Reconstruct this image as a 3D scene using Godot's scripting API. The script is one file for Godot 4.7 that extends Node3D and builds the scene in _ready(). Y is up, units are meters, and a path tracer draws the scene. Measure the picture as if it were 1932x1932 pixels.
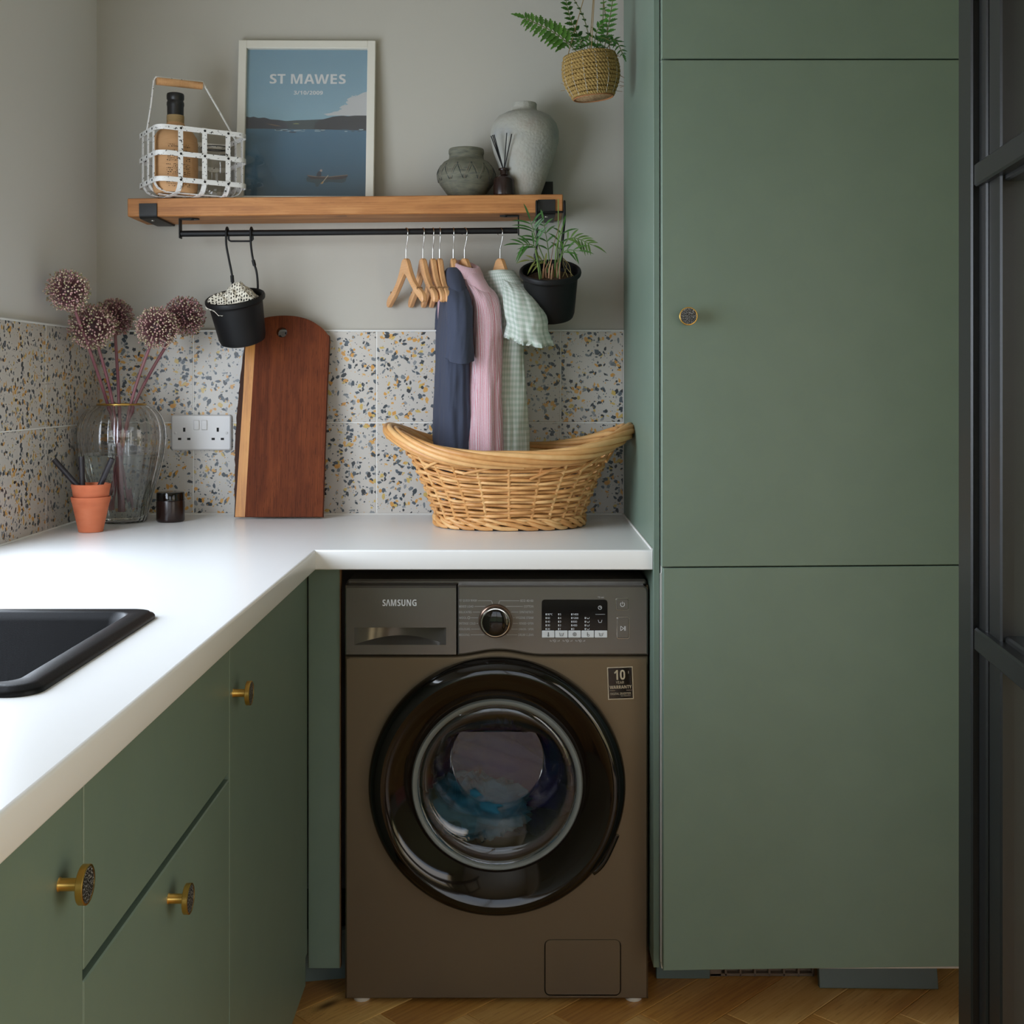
extends Node3D
# Utility corner of a kitchen: L-shaped white worktop, washing machine, tall green cabinets.
# Axes: x to the right, y up, z from the back wall towards the viewer. Metres.

var M := {}
var taken := {}
var rng := RandomNumberGenerator.new()


# ---------------------------------------------------------------- mesh builder
class MB:
	var st := SurfaceTool.new()
	var g := 1
	var col := Color.WHITE
	var xf := Transform3D()
	var us := Vector2.ONE
	var uo := Vector2.ZERO

	func _init() -> void:
		st.begin(Mesh.PRIMITIVE_TRIANGLES)

	func v(p: Vector3, uv: Vector2, grp: int) -> void:
		st.set_smooth_group(grp)
		st.set_color(col)
		st.set_uv(uv * us + uo)
		st.add_vertex(xf * p)

	func tri(a: Vector3, b: Vector3, c: Vector3, grp := -1, ua := Vector2.ZERO, ub := Vector2.ZERO, uc := Vector2.ZERO) -> void:
		v(a, ua, grp)
		v(c, uc, grp)
		v(b, ub, grp)

	func quad(a: Vector3, b: Vector3, c: Vector3, d: Vector3, grp := -1, ua := Vector2.ZERO, ub := Vector2.ZERO, uc := Vector2.ZERO, ud := Vector2.ZERO) -> void:
		tri(a, b, c, grp, ua, ub, uc)
		tri(a, c, d, grp, ua, uc, ud)

	# a flat quad turned to face «out»; texture coordinates in metres, u along the grain axis
	func oquad(a: Vector3, b: Vector3, c: Vector3, d: Vector3, out: Vector3, grain := 0) -> void:
		if (b - a).cross(d - a).dot(out) < 0.0:
			var t := b
			b = d
			d = t
		quad(a, b, c, d, -1, muv(a, out, grain), muv(b, out, grain), muv(c, out, grain), muv(d, out, grain))

	func muv(p: Vector3, n: Vector3, grain: int) -> Vector2:
		var ax := n.abs().max_axis_index()
		if ax == grain:
			return Vector2(p[(grain + 1) % 3], p[(grain + 2) % 3])
		return Vector2(p[grain], p[3 - ax - grain])

	func box(c: Vector3, size: Vector3, ch := 0.0, grain := 0) -> void:
		var h := size * 0.5
		ch = minf(ch, minf(h.x, minf(h.y, h.z)) * 0.98)
		var pt := func(s: Vector3, ax: int) -> Vector3:
			var q := Vector3()
			for k in 3:
				q[k] = c[k] + s[k] * (h[k] if k == ax else h[k] - ch)
			return q
		for a in 3:
			var u := (a + 1) % 3
			var w := (a + 2) % 3
			for sg in [-1.0, 1.0]:
				var q: Array[Vector3] = []
				for e in [[-1.0, -1.0], [1.0, -1.0], [1.0, 1.0], [-1.0, 1.0]]:
					var s := Vector3()
					s[a] = sg
					s[u] = e[0]
					s[w] = e[1]
					q.append(pt.call(s, a))
				var n := Vector3()
				n[a] = sg
				oquad(q[0], q[1], q[2], q[3], n, grain)
		if ch <= 0.0:
			return
		for a in 3:
			var u := (a + 1) % 3
			var w := (a + 2) % 3
			for su in [-1.0, 1.0]:
				for sw in [-1.0, 1.0]:
					var s0 := Vector3()
					s0[u] = su
					s0[w] = sw
					var s1 := s0
					s0[a] = -1.0
					s1[a] = 1.0
					var n := Vector3()
					n[u] = su
					n[w] = sw * 0.99
					oquad(pt.call(s0, u), pt.call(s1, u), pt.call(s1, w), pt.call(s0, w), n, grain)
		for sx in [-1.0, 1.0]:
			for sy in [-1.0, 1.0]:
				for sz in [-1.0, 1.0]:
					var s := Vector3(sx, sy, sz)
					var a: Vector3 = pt.call(s, 0)
					var b: Vector3 = pt.call(s, 1)
					var d: Vector3 = pt.call(s, 2)
					if (b - a).cross(d - a).dot(s) < 0.0:
						tri(a, d, b)
					else:
						tri(a, b, d)

	# surface of revolution round y; profile of (radius, height), outside listed upwards
	func lathe(pr: Array, seg := 48, rib := 0, ribamp := 0.0) -> void:
		var len := 0.0
		var lens := [0.0]
		for i in range(1, pr.size()):
			len += (pr[i] - pr[i - 1]).length()
			lens.append(len)
		g += 1
		for i in pr.size() - 1:
			var d0: Vector2 = pr[i + 1] - pr[i]
			if i > 0:
				var dp: Vector2 = pr[i] - pr[i - 1]
				if absf(dp.angle_to(d0)) > 0.7:
					g += 1
			for j in seg:
				var f0 := TAU * j / seg
				var f1 := TAU * (j + 1) / seg
				var r00: float = pr[i].x
				var r10: float = pr[i + 1].x
				var k0 := 1.0
				var k1 := 1.0
				if rib > 0:
					k0 = 1.0 + ribamp * cos(f0 * rib)
					k1 = 1.0 + ribamp * cos(f1 * rib)
				var a := Vector3(cos(f0) * r00 * k0, pr[i].y, sin(f0) * r00 * k0)
				var b := Vector3(cos(f0) * r10 * k0, pr[i + 1].y, sin(f0) * r10 * k0)
				var c := Vector3(cos(f1) * r10 * k1, pr[i + 1].y, sin(f1) * r10 * k1)
				var d := Vector3(cos(f1) * r00 * k1, pr[i].y, sin(f1) * r00 * k1)
				var ua := Vector2(float(j) / seg, lens[i])
				var ub := Vector2(float(j) / seg, lens[i + 1])
				var uc := Vector2(float(j + 1) / seg, lens[i + 1])
				var ud := Vector2(float(j + 1) / seg, lens[i])
				if r10 > 1e-6:
					tri(a, b, c, g, ua, ub, uc)
				if r00 > 1e-6:
					tri(a, c, d, g, ua, uc, ud)

	# round bar through points; r a number or an array
	func tube(pts: Array, r, seg := 8, caps := true, closed := false) -> void:
		var n := pts.size()
		var t0: Vector3 = (pts[1] - pts[0]).normalized()
		var up := Vector3.UP if absf(t0.y) < 0.9 else Vector3.RIGHT
		var nx := t0.cross(up).normalized()
		var rings := []
		var prev := t0
		var dist := 0.0
		var ds := []
		for i in n:
			var t: Vector3
			if closed:
				t = (pts[(i + 1) % n] - pts[(i + n - 1) % n]).normalized()
			elif i == 0:
				t = t0
			elif i == n - 1:
				t = (pts[i] - pts[i - 1]).normalized()
			else:
				t = (pts[i + 1] - pts[i - 1]).normalized()
			if i > 0:
				dist += (pts[i] - pts[i - 1]).length()
				var ax := prev.cross(t)
				if ax.length() > 1e-6:
					nx = nx.rotated(ax.normalized(), prev.angle_to(t))
			nx = (nx - t * nx.dot(t)).normalized()
			prev = t
			var ny := t.cross(nx)
			var rr: float = r[i] if r is Array else r
			var ring := []
			for j in seg:
				var f := TAU * j / seg
				ring.append(pts[i] + (nx * cos(f) + ny * sin(f)) * rr)
			rings.append(ring)
			ds.append(dist)
		g += 1
		var last := n if closed else n - 1
		for i in last:
			for j in seg:
				var j1 := (j + 1) % seg
				var i1 := (i + 1) % n
				quad(rings[i][j], rings[i][j1], rings[i1][j1], rings[i1][j], g, Vector2(ds[i], float(j) / seg), Vector2(ds[i], float(j + 1) / seg), Vector2(ds[i1], float(j + 1) / seg), Vector2(ds[i1], float(j) / seg))
		if caps and not closed:
			for j in seg:
				var j1 := (j + 1) % seg
				tri(pts[0], rings[0][j1], rings[0][j])
				tri(pts[n - 1], rings[n - 1][j], rings[n - 1][j1])

	# skin over rings of equal length; rings run so that the outside lies on the right-hand side when flip is false
	func loft(rings: Array, flip := false, cap0 := false, cap1 := false, close := true, uvw := 1.0, sharp := false) -> void:
		g += 1
		var m: int = rings[0].size()
		var vs := [0.0]
		for i in range(1, rings.size()):
			vs.append(vs[i - 1] + (rings[i][0] - rings[i - 1][0]).length())
		for i in rings.size() - 1:
			if sharp:
				g += 1
			for j in (m if close else m - 1):
				var j1 := (j + 1) % m
				var a: Vector3 = rings[i][j]
				var b: Vector3 = rings[i][j1]
				var c: Vector3 = rings[i + 1][j1]
				var d: Vector3 = rings[i + 1][j]
				var ua := Vector2(uvw * j / m, vs[i])
				var ub := Vector2(uvw * (j + 1) / m, vs[i])
				var uc := Vector2(uvw * (j + 1) / m, vs[i + 1])
				var ud := Vector2(uvw * j / m, vs[i + 1])
				if flip:
					quad(a, d, c, b, g, ua, ud, uc, ub)
				else:
					quad(a, b, c, d, g, ua, ub, uc, ud)
		for e in [[cap0, rings[0], flip], [cap1, rings[rings.size() - 1], not flip]]:
			if e[0]:
				var c := Vector3()
				for p in e[1]:
					c += p
				c /= m
				for j in m:
					var j1 := (j + 1) % m
					if e[2]:
						tri(c, e[1][j], e[1][j1])
					else:
						tri(c, e[1][j1], e[1][j])

	# polygon in x,y pushed from z0 to z1, edges chamfered by bv
	func extrude(poly: PackedVector2Array, z0: float, z1: float, bv := 0.0, smooth := false, grain_y := false) -> void:
		if Geometry2D.is_polygon_clockwise(poly):
			poly = poly.duplicate()
			poly.reverse()
		var n := poly.size()
		var inn := PackedVector2Array()
		for i in n:
			var e0 := (poly[i] - poly[(i + n - 1) % n]).normalized()
			var e1 := (poly[(i + 1) % n] - poly[i]).normalized()
			var n0 := Vector2(-e0.y, e0.x)
			var n1 := Vector2(-e1.y, e1.x)
			var mi := (n0 + n1)
			mi = mi / maxf(mi.length_squared() * 0.5, 0.3)
			inn.append(poly[i] + mi * bv)
		var ix := Geometry2D.triangulate_polygon(inn)
		for k in range(0, ix.size(), 3):
			var a := inn[ix[k]]
			var b := inn[ix[k + 1]]
			var c := inn[ix[k + 2]]
			if (b - a).cross(c - a) < 0.0:
				var t := b
				b = c
				c = t
			tri(Vector3(a.x, a.y, z1), Vector3(b.x, b.y, z1), Vector3(c.x, c.y, z1), -1, uvp(a, grain_y), uvp(b, grain_y), uvp(c, grain_y))
			tri(Vector3(a.x, a.y, z0), Vector3(c.x, c.y, z0), Vector3(b.x, b.y, z0), -1, uvp(a, grain_y), uvp(c, grain_y), uvp(b, grain_y))
		var rows := [[inn, z0], [poly, z0 + bv], [poly, z1 - bv], [inn, z1]] if bv > 0.0 else [[poly, z0], [poly, z1]]
		for r in rows.size() - 1:
			g += 1
			for i in n:
				var j := (i + 1) % n
				var pa: PackedVector2Array = rows[r][0]
				var pb: PackedVector2Array = rows[r + 1][0]
				var za: float = rows[r][1]
				var zb: float = rows[r + 1][1]
				quad(Vector3(pa[i].x, pa[i].y, za), Vector3(pa[j].x, pa[j].y, za), Vector3(pb[j].x, pb[j].y, zb), Vector3(pb[i].x, pb[i].y, zb), g if smooth else -1, uvp(pa[i], grain_y) + Vector2(0, za), uvp(pa[j], grain_y) + Vector2(0, za), uvp(pb[j], grain_y) + Vector2(0, zb), uvp(pb[i], grain_y) + Vector2(0, zb))

	func uvp(p: Vector2, grain_y: bool) -> Vector2:
		return Vector2(p.y, p.x) if grain_y else p

	func ball(c: Vector3, r: Vector3, seg := 12, rows := 8) -> void:
		var pr := []
		for i in rows + 1:
			var f := PI * i / rows - PI / 2
			pr.append(Vector2(maxf(cos(f), 0.0), sin(f)))
		pr[0].x = 0.0
		pr[rows].x = 0.0
		var keep := xf
		xf = xf * Transform3D(Basis.from_scale(r), c)
		lathe(pr, seg)
		xf = keep

	func add(m: Mesh, t: Transform3D) -> void:
		st.append_from(m, 0, xf * t)

	# triangles of another mesh, flat shaded
	func add_flat(m: Mesh, t: Transform3D) -> void:
		var ar := m.surface_get_arrays(0)
		var vs: PackedVector3Array = ar[Mesh.ARRAY_VERTEX]
		var ix = ar[Mesh.ARRAY_INDEX]
		var n: int = ix.size() if ix else vs.size()
		for i in n:
			v(t * vs[ix[i] if ix else i], Vector2.ZERO, -1)

	func done() -> ArrayMesh:
		st.generate_normals()
		return st.commit()


# ---------------------------------------------------------------- naming and tagging
func numbered(called: String) -> String:
	var k: int = taken.get(called, 0)
	taken[called] = k + 1
	return called if k == 0 else "%s_%03d" % [called, k]


func thing(called: String, label: String, category: String, at := Vector3.ZERO, turn := 0.0, group := "") -> Node3D:
	var o := Node3D.new()
	o.name = numbered(called)
	add_child(o, true)
	o.position = at
	o.rotation.y = turn
	tag(o, label, category, group)
	return o


func tag(o: Node, label: String, category: String, group := "") -> Node:
	o.set_meta("label", label)
	o.set_meta("category", category)
	if group:
		o.set_meta("group", group)
	return o


# one named mesh; a part when parent is a thing. world: vertices given in room coordinates
func obj(called: String, mesh, m: Material, parent: Node3D = null, world := false) -> MeshInstance3D:
	var o := MeshInstance3D.new()
	o.mesh = mesh.done() if mesh is MB else mesh
	o.material_override = m
	if parent == null:
		o.name = numbered(called)
		add_child(o, true)
	else:
		var k := "%s/%s" % [parent.get_path(), called]
		var c: int = taken.get(k, 0)
		taken[k] = c + 1
		o.name = called if c == 0 else "%s_%03d" % [called, c]
		parent.add_child(o, true)
		if world:
			o.transform = parent.global_transform.affine_inverse()
	return o


func struct(called: String, mesh, m: Material, parent: Node3D = null) -> MeshInstance3D:
	var o := obj(called, mesh, m, parent)
	o.set_meta("kind", "structure")
	return o


func dup(root: Node3D, called: String, at: Vector3, turn: float, label: String, group := "") -> Node3D:
	var r: Node3D = root.duplicate()
	r.name = numbered(called)
	add_child(r, true)
	r.position = at
	r.rotation = Vector3(0, turn, 0)
	r.set_meta("label", label)
	if group:
		r.set_meta("group", group)
	return r


# ---------------------------------------------------------------- materials
func mat(c: Color, rough := 0.6, metal := 0.0) -> StandardMaterial3D:
	var m := StandardMaterial3D.new()
	m.albedo_color = c
	m.roughness = rough
	m.metallic = metal
	return m


func c8(r: int, g: int, b: int) -> Color:
	return Color8(r, g, b)


func noise_tex(colors: Array, freq: float, sd: int, size := 256, kind := FastNoiseLite.TYPE_SIMPLEX_SMOOTH, oct := 4, stops: Array = []) -> NoiseTexture2D:
	var n := FastNoiseLite.new()
	n.noise_type = kind
	n.seed = sd
	n.frequency = freq
	n.fractal_octaves = oct
	if kind == FastNoiseLite.TYPE_CELLULAR:
		n.cellular_return_type = FastNoiseLite.RETURN_DISTANCE2_SUB
	var t := NoiseTexture2D.new()
	t.width = size
	t.height = size
	t.seamless = true
	t.noise = n
	var gr := Gradient.new()
	var off := PackedFloat32Array()
	var cs := PackedColorArray()
	for i in colors.size():
		off.append(stops[i] if stops.size() else float(i) / (colors.size() - 1))
		cs.append(colors[i])
	gr.offsets = off
	gr.colors = cs
	t.color_ramp = gr
	return t


func bump_tex(freq: float, sd: int, strength := 4.0, size := 256, oct := 3) -> NoiseTexture2D:
	var n := FastNoiseLite.new()
	n.seed = sd
	n.frequency = freq
	n.fractal_octaves = oct
	var t := NoiseTexture2D.new()
	t.width = size
	t.height = size
	t.seamless = true
	t.as_normal_map = true
	t.bump_strength = strength
	t.noise = n
	return t


func tri3(m: StandardMaterial3D, scale: Vector3, world := false) -> StandardMaterial3D:
	m.uv1_triplanar = true
	m.uv1_world_triplanar = world
	m.uv1_scale = scale
	return m


# wood with the grain along u: stretched bands, fine fibres, dark pores and a few knots
func wood(sd: int, light: Color, mid: Color, dark: Color, bands: float, pores: float, knots := 0, w := 512, h := 256) -> ImageTexture:
	var a := FastNoiseLite.new()
	a.seed = sd
	a.frequency = 0.01
	var b := FastNoiseLite.new()
	b.seed = sd + 7
	b.frequency = 0.02
	b.fractal_octaves = 3
	var r := RandomNumberGenerator.new()
	r.seed = sd
	var ks := []
	for k in knots:
		ks.append(Vector3(r.randf() * w, r.randf_range(0.2, 0.8) * h, r.randf_range(4, 9)))
	var by := PackedByteArray()
	by.resize(w * h * 3)
	for y in h:
		for x in w:
			var fx := float(mini(x, w - x)) * 2.0
			var yy := float(y)
			var kd := 0.0
			for k in ks:
				var dx: float = (x - k.x) / 3.0
				var dy: float = y - k.y
				var d := sqrt(dx * dx + dy * dy)
				yy += dy / maxf(d, 1.0) * 22.0 * exp(-d / (k.z * 2.2))
				kd = maxf(kd, exp(-pow(d * 1.6 / k.z, 2.0)))
			var n1 := a.get_noise_2d(fx * 0.10, yy * 2.6) * 0.5 + 0.5
			var ring := sin((yy * 0.16 * bands) + a.get_noise_2d(fx * 0.16 + 300.0, yy * 1.0) * 7.0) * 0.5 + 0.5
			var fib := b.get_noise_2d(fx * 0.12, yy * 14.0) * 0.5 + 0.5
			var t := clampf(n1 * 0.4 + ring * 0.22 + fib * 0.55 - 0.1, 0.0, 1.0)
			var c := light.lerp(mid, clampf(t * 2.0, 0, 1)).lerp(dark, clampf(t * 2.0 - 1.0, 0, 1) * 0.8)
			var po := b.get_noise_2d(fx * 0.35 + 900.0, yy * 24.0)
			if po > 0.36:
				c = c.lerp(dark, pores * clampf((po - 0.36) * 6.0, 0, 1))
			c = c.lerp(dark * 0.45, kd * 0.85)
			var i := (y * w + x) * 3
			by[i] = int(clampf(c.r, 0, 1) * 255)
			by[i + 1] = int(clampf(c.g, 0, 1) * 255)
			by[i + 2] = int(clampf(c.b, 0, 1) * 255)
	return ImageTexture.create_from_image(Image.create_from_data(w, h, false, Image.FORMAT_RGB8, by))


func wood_mat(t: ImageTexture, per_m: Vector2, rough: float, tint := Color.WHITE) -> StandardMaterial3D:
	var m := mat(tint, rough)
	m.albedo_texture = t
	m.uv1_scale = Vector3(per_m.x, per_m.y, 1)
	return m


func fill_poly(im: Image, pts: PackedVector2Array, c: Color, wrap := false) -> void:
	var lo := pts[0]
	var hi := pts[0]
	for p in pts:
		lo = lo.min(p)
		hi = hi.max(p)
	var w := im.get_width()
	var h := im.get_height()
	for y in range(int(floor(lo.y)), int(ceil(hi.y)) + 1):
		# scanline crossings
		var xs: Array[float] = []
		var yc := y + 0.5
		for i in pts.size():
			var a := pts[i]
			var b := pts[(i + 1) % pts.size()]
			if (a.y <= yc) != (b.y <= yc):
				xs.append(a.x + (yc - a.y) / (b.y - a.y) * (b.x - a.x))
		xs.sort()
		if not wrap and (y < 0 or y >= h):
			continue
		for k in range(0, xs.size() - 1, 2):
			var x0 := int(round(xs[k]))
			var x1 := int(round(xs[k + 1]))
			if not wrap:
				x0 = clampi(x0, 0, w)
				x1 = clampi(x1, 0, w)
				if x1 > x0:
					im.fill_rect(Rect2i(x0, y, x1 - x0, 1), c)
			else:
				for x in range(x0, x1):
					im.set_pixel(posmod(x, w), posmod(y, h), c)


func terrazzo_tex() -> ImageTexture:
	var n := 1024   # 0.45 m
	var im := Image.create(n, n, false, Image.FORMAT_RGB8)
	im.fill(c8(194, 188, 179))
	var r := RandomNumberGenerator.new()
	r.seed = 41
	var cols := [c8(58, 68, 76), c8(76, 86, 94), c8(44, 48, 52), c8(134, 137, 138), c8(52, 60, 66), c8(202, 146, 66), c8(206, 156, 80), c8(196, 168, 92), c8(112, 118, 121)]
	for k in 2600:
		var small := k > 1150
		var a := r.randf_range(2.5, 6.0) if small else r.randf_range(7.5, 19.0)
		var b := a * r.randf_range(0.4, 0.85)
		var c := Vector2(r.randf() * n, r.randf() * n)
		var rot := r.randf() * TAU
		var m := r.randi_range(4, 7)
		var pts := PackedVector2Array()
		for i in m:
			var f := TAU * (i + r.randf_range(-0.3, 0.3)) / m
			pts.append(c + Vector2(cos(f) * a, sin(f) * b).rotated(rot) * r.randf_range(0.72, 1.1))
		fill_poly(im, pts, cols[r.randi_range(0, cols.size() - 1)], true)
	im.generate_mipmaps()
	return ImageTexture.create_from_image(im)


func stripes_tex() -> ImageTexture:
	var n := 256
	var im := Image.create(n, n, false, Image.FORMAT_RGB8)
	var a := c8(196, 116, 128)
	var b := c8(214, 208, 212)
	var ns := FastNoiseLite.new()
	ns.frequency = 0.2
	for y in n:
		for x in n:
			var s := sin(TAU * x / 16.0) * 3.0 + ns.get_noise_2d(x * 2.0, y * 0.6) * 1.5
			im.set_pixel(x, y, b.lerp(a, clampf(s + 0.5, 0, 1)))
	return ImageTexture.create_from_image(im)


func gingham_tex() -> ImageTexture:
	var n := 128
	var im := Image.create(n, n, false, Image.FORMAT_RGB8)
	var ns := FastNoiseLite.new()
	ns.frequency = 0.3
	for y in n:
		for x in n:
			var s := (0.5 if (x / 16) % 2 == 0 else 0.0) + (0.5 if (y / 16) % 2 == 0 else 0.0)
			s += ns.get_noise_2d(x, y) * 0.25
			im.set_pixel(x, y, c8(204, 208, 201).lerp(c8(164, 178, 164), clampf(s, 0, 1)))
	return ImageTexture.create_from_image(im)


# crocheted cotton netting: threads and holes
func net_tex() -> ImageTexture:
	var n := 64
	var im := Image.create(n, n, false, Image.FORMAT_RGBA8)
	for y in n:
		for x in n:
			var u := fmod(x, 16.0) / 16.0
			var w := fmod(y, 16.0) / 16.0
			var hole := Vector2((u - 0.5) / 0.26, (w - 0.5) / 0.30).length() < 1.0
			im.set_pixel(x, y, Color(c8(214, 206, 188), 0.0 if hole else 1.0))
	return ImageTexture.create_from_image(im)


func text_mesh(s: String, height: float, width := 0.0, bold := false, depth := 0.0006) -> Array:
	# [mesh, transform that centres it at the origin, with capitals «height» tall and, if given, «width» wide]
	var t := TextMesh.new()
	var f := SystemFont.new()
	f.font_names = PackedStringArray(["Droid Sans"])
	f.font_weight = 700 if bold else 400
	t.font = f
	t.font_size = 48
	t.pixel_size = 0.001
	t.depth = 0.001
	t.curve_step = 1.5
	t.text = s
	var bb := t.get_aabb()
	var ky := height / 0.0343
	var kx := ky if width <= 0.0 else width / maxf(bb.size.x, 1e-5)
	var am := ArrayMesh.new()
	am.add_surface_from_arrays(Mesh.PRIMITIVE_TRIANGLES, t.get_mesh_arrays())
	var cap := bb.get_center()
	return [am, Transform3D(Basis.from_scale(Vector3(kx, ky, depth / 0.001)), Vector3(-cap.x * kx, -cap.y * ky, 0)), bb.size.x * kx]


# put text into a builder, centred (al 0), left-aligned (al -1) or right-aligned (al 1) at p
func put_text(mb: MB, s: String, p: Vector3, height: float, al := 0, width := 0.0, bold := false) -> float:
	var t := text_mesh(s, height, width, bold)
	var w: float = t[2]
	var x: float = p.x - w * 0.5 * al
	mb.add_flat(t[0], Transform3D(Basis(), Vector3(x, p.y, p.z)) * t[1])
	return w


func rrect(w: float, h: float, r: float, seg := 6, c := Vector2.ZERO) -> PackedVector2Array:
	var out := PackedVector2Array()
	for q in 4:
		var cx := (w / 2 - r) * (1 if q == 0 or q == 3 else -1)
		var cy := (h / 2 - r) * (1 if q < 2 else -1)
		for i in seg + 1:
			var f := PI / 2 * q + PI / 2 * i / seg
			out.append(c + Vector2(cx + cos(f) * r, cy + sin(f) * r))
	return out


func spline(pts: Array, per := 6) -> Array:
	var out := []
	var n := pts.size()
	for i in n - 1:
		var p0 = pts[maxi(i - 1, 0)]
		var p1 = pts[i]
		var p2 = pts[i + 1]
		var p3 = pts[mini(i + 2, n - 1)]
		for k in per:
			out.append(p1.cubic_interpolate(p2, p0, p3, float(k) / per))
	out.append(pts[n - 1])
	return out


# ---------------------------------------------------------------- the scene
func _ready() -> void:
	rng.seed = 7
	camera_and_light()
	make_materials()
	room()
	floor_planks()
	tiles()
	tall_cabinets()
	base_cabinets()
	worktop_and_sink()
	washing_machine()
	glazed_door()
	shelf()
	shelf_things()
	hanging_pots()
	hangers_and_clothes()
	fern_basket()
	worktop_things()
	wicker_basket()


func camera_and_light() -> void:
	var near := 0.05
	var cam := Camera3D.new()
	cam.name = "camera"
	cam.projection = Camera3D.PROJECTION_FRUSTUM
	cam.near = near
	cam.far = 60.0
	cam.size = near * 1932.0 / 2275.0
	cam.frustum_offset = Vector2(-6.0 / 2275.0 * near, -244.0 / 2275.0 * near)
	cam.position = Vector3(0, 1.224, 2.966)
	add_child(cam)
	cam.current = true
	var sky := ProceduralSkyMaterial.new()
	sky.sky_top_color = c8(176, 196, 222)
	sky.sky_horizon_color = c8(226, 230, 232)
	sky.ground_bottom_color = c8(70, 84, 52)
	sky.ground_horizon_color = c8(120, 132, 96)
	sky.sky_energy_multiplier = 1.6
	sky.ground_energy_multiplier = 0.8
	var e := Environment.new()
	e.background_mode = Environment.BG_SKY
	e.sky = Sky.new()
	e.sky.sky_material = sky
	e.tonemap_mode = Environment.TONE_MAPPER_LINEAR
	e.tonemap_exposure = 1.0
	e.sdfgi_enabled = true
	e.ssao_enabled = true
	e.ssil_enabled = true
	var we := WorldEnvironment.new()
	we.name = "surroundings"
	we.environment = e
	add_child(we)
	# daylight through the window over the sink; added fill from behind the viewer
	area_light("window_daylight", Vector3(-1.045, 1.36, 1.30), -90.0, Vector2(1.34, 0.74), 2.55, c8(230, 241, 255))
	area_light("hall_daylight", Vector3(1.02, 0.95, 2.75), 90.0, Vector2(1.5, 1.6), 1.4, c8(255, 228, 182))
	area_light("added_rear_fill", Vector3(0.05, 1.1, 4.72), 0.0, Vector2(1.7, 1.9), 0.2, c8(255, 240, 210))  # weak fill light, added at invented doors


func area_light(called: String, at: Vector3, yaw: float, size: Vector2, energy: float, c: Color) -> void:
	var l := AreaLight3D.new()
	l.name = called
	l.area_size = size
	l.light_energy = energy
	l.light_color = c
	l.position = at
	l.rotation_degrees = Vector3(0, yaw, 0)
	l.area_range = 8.0
	l.area_attenuation = 2.0
	l.shadow_enabled = true
	add_child(l)


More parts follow.
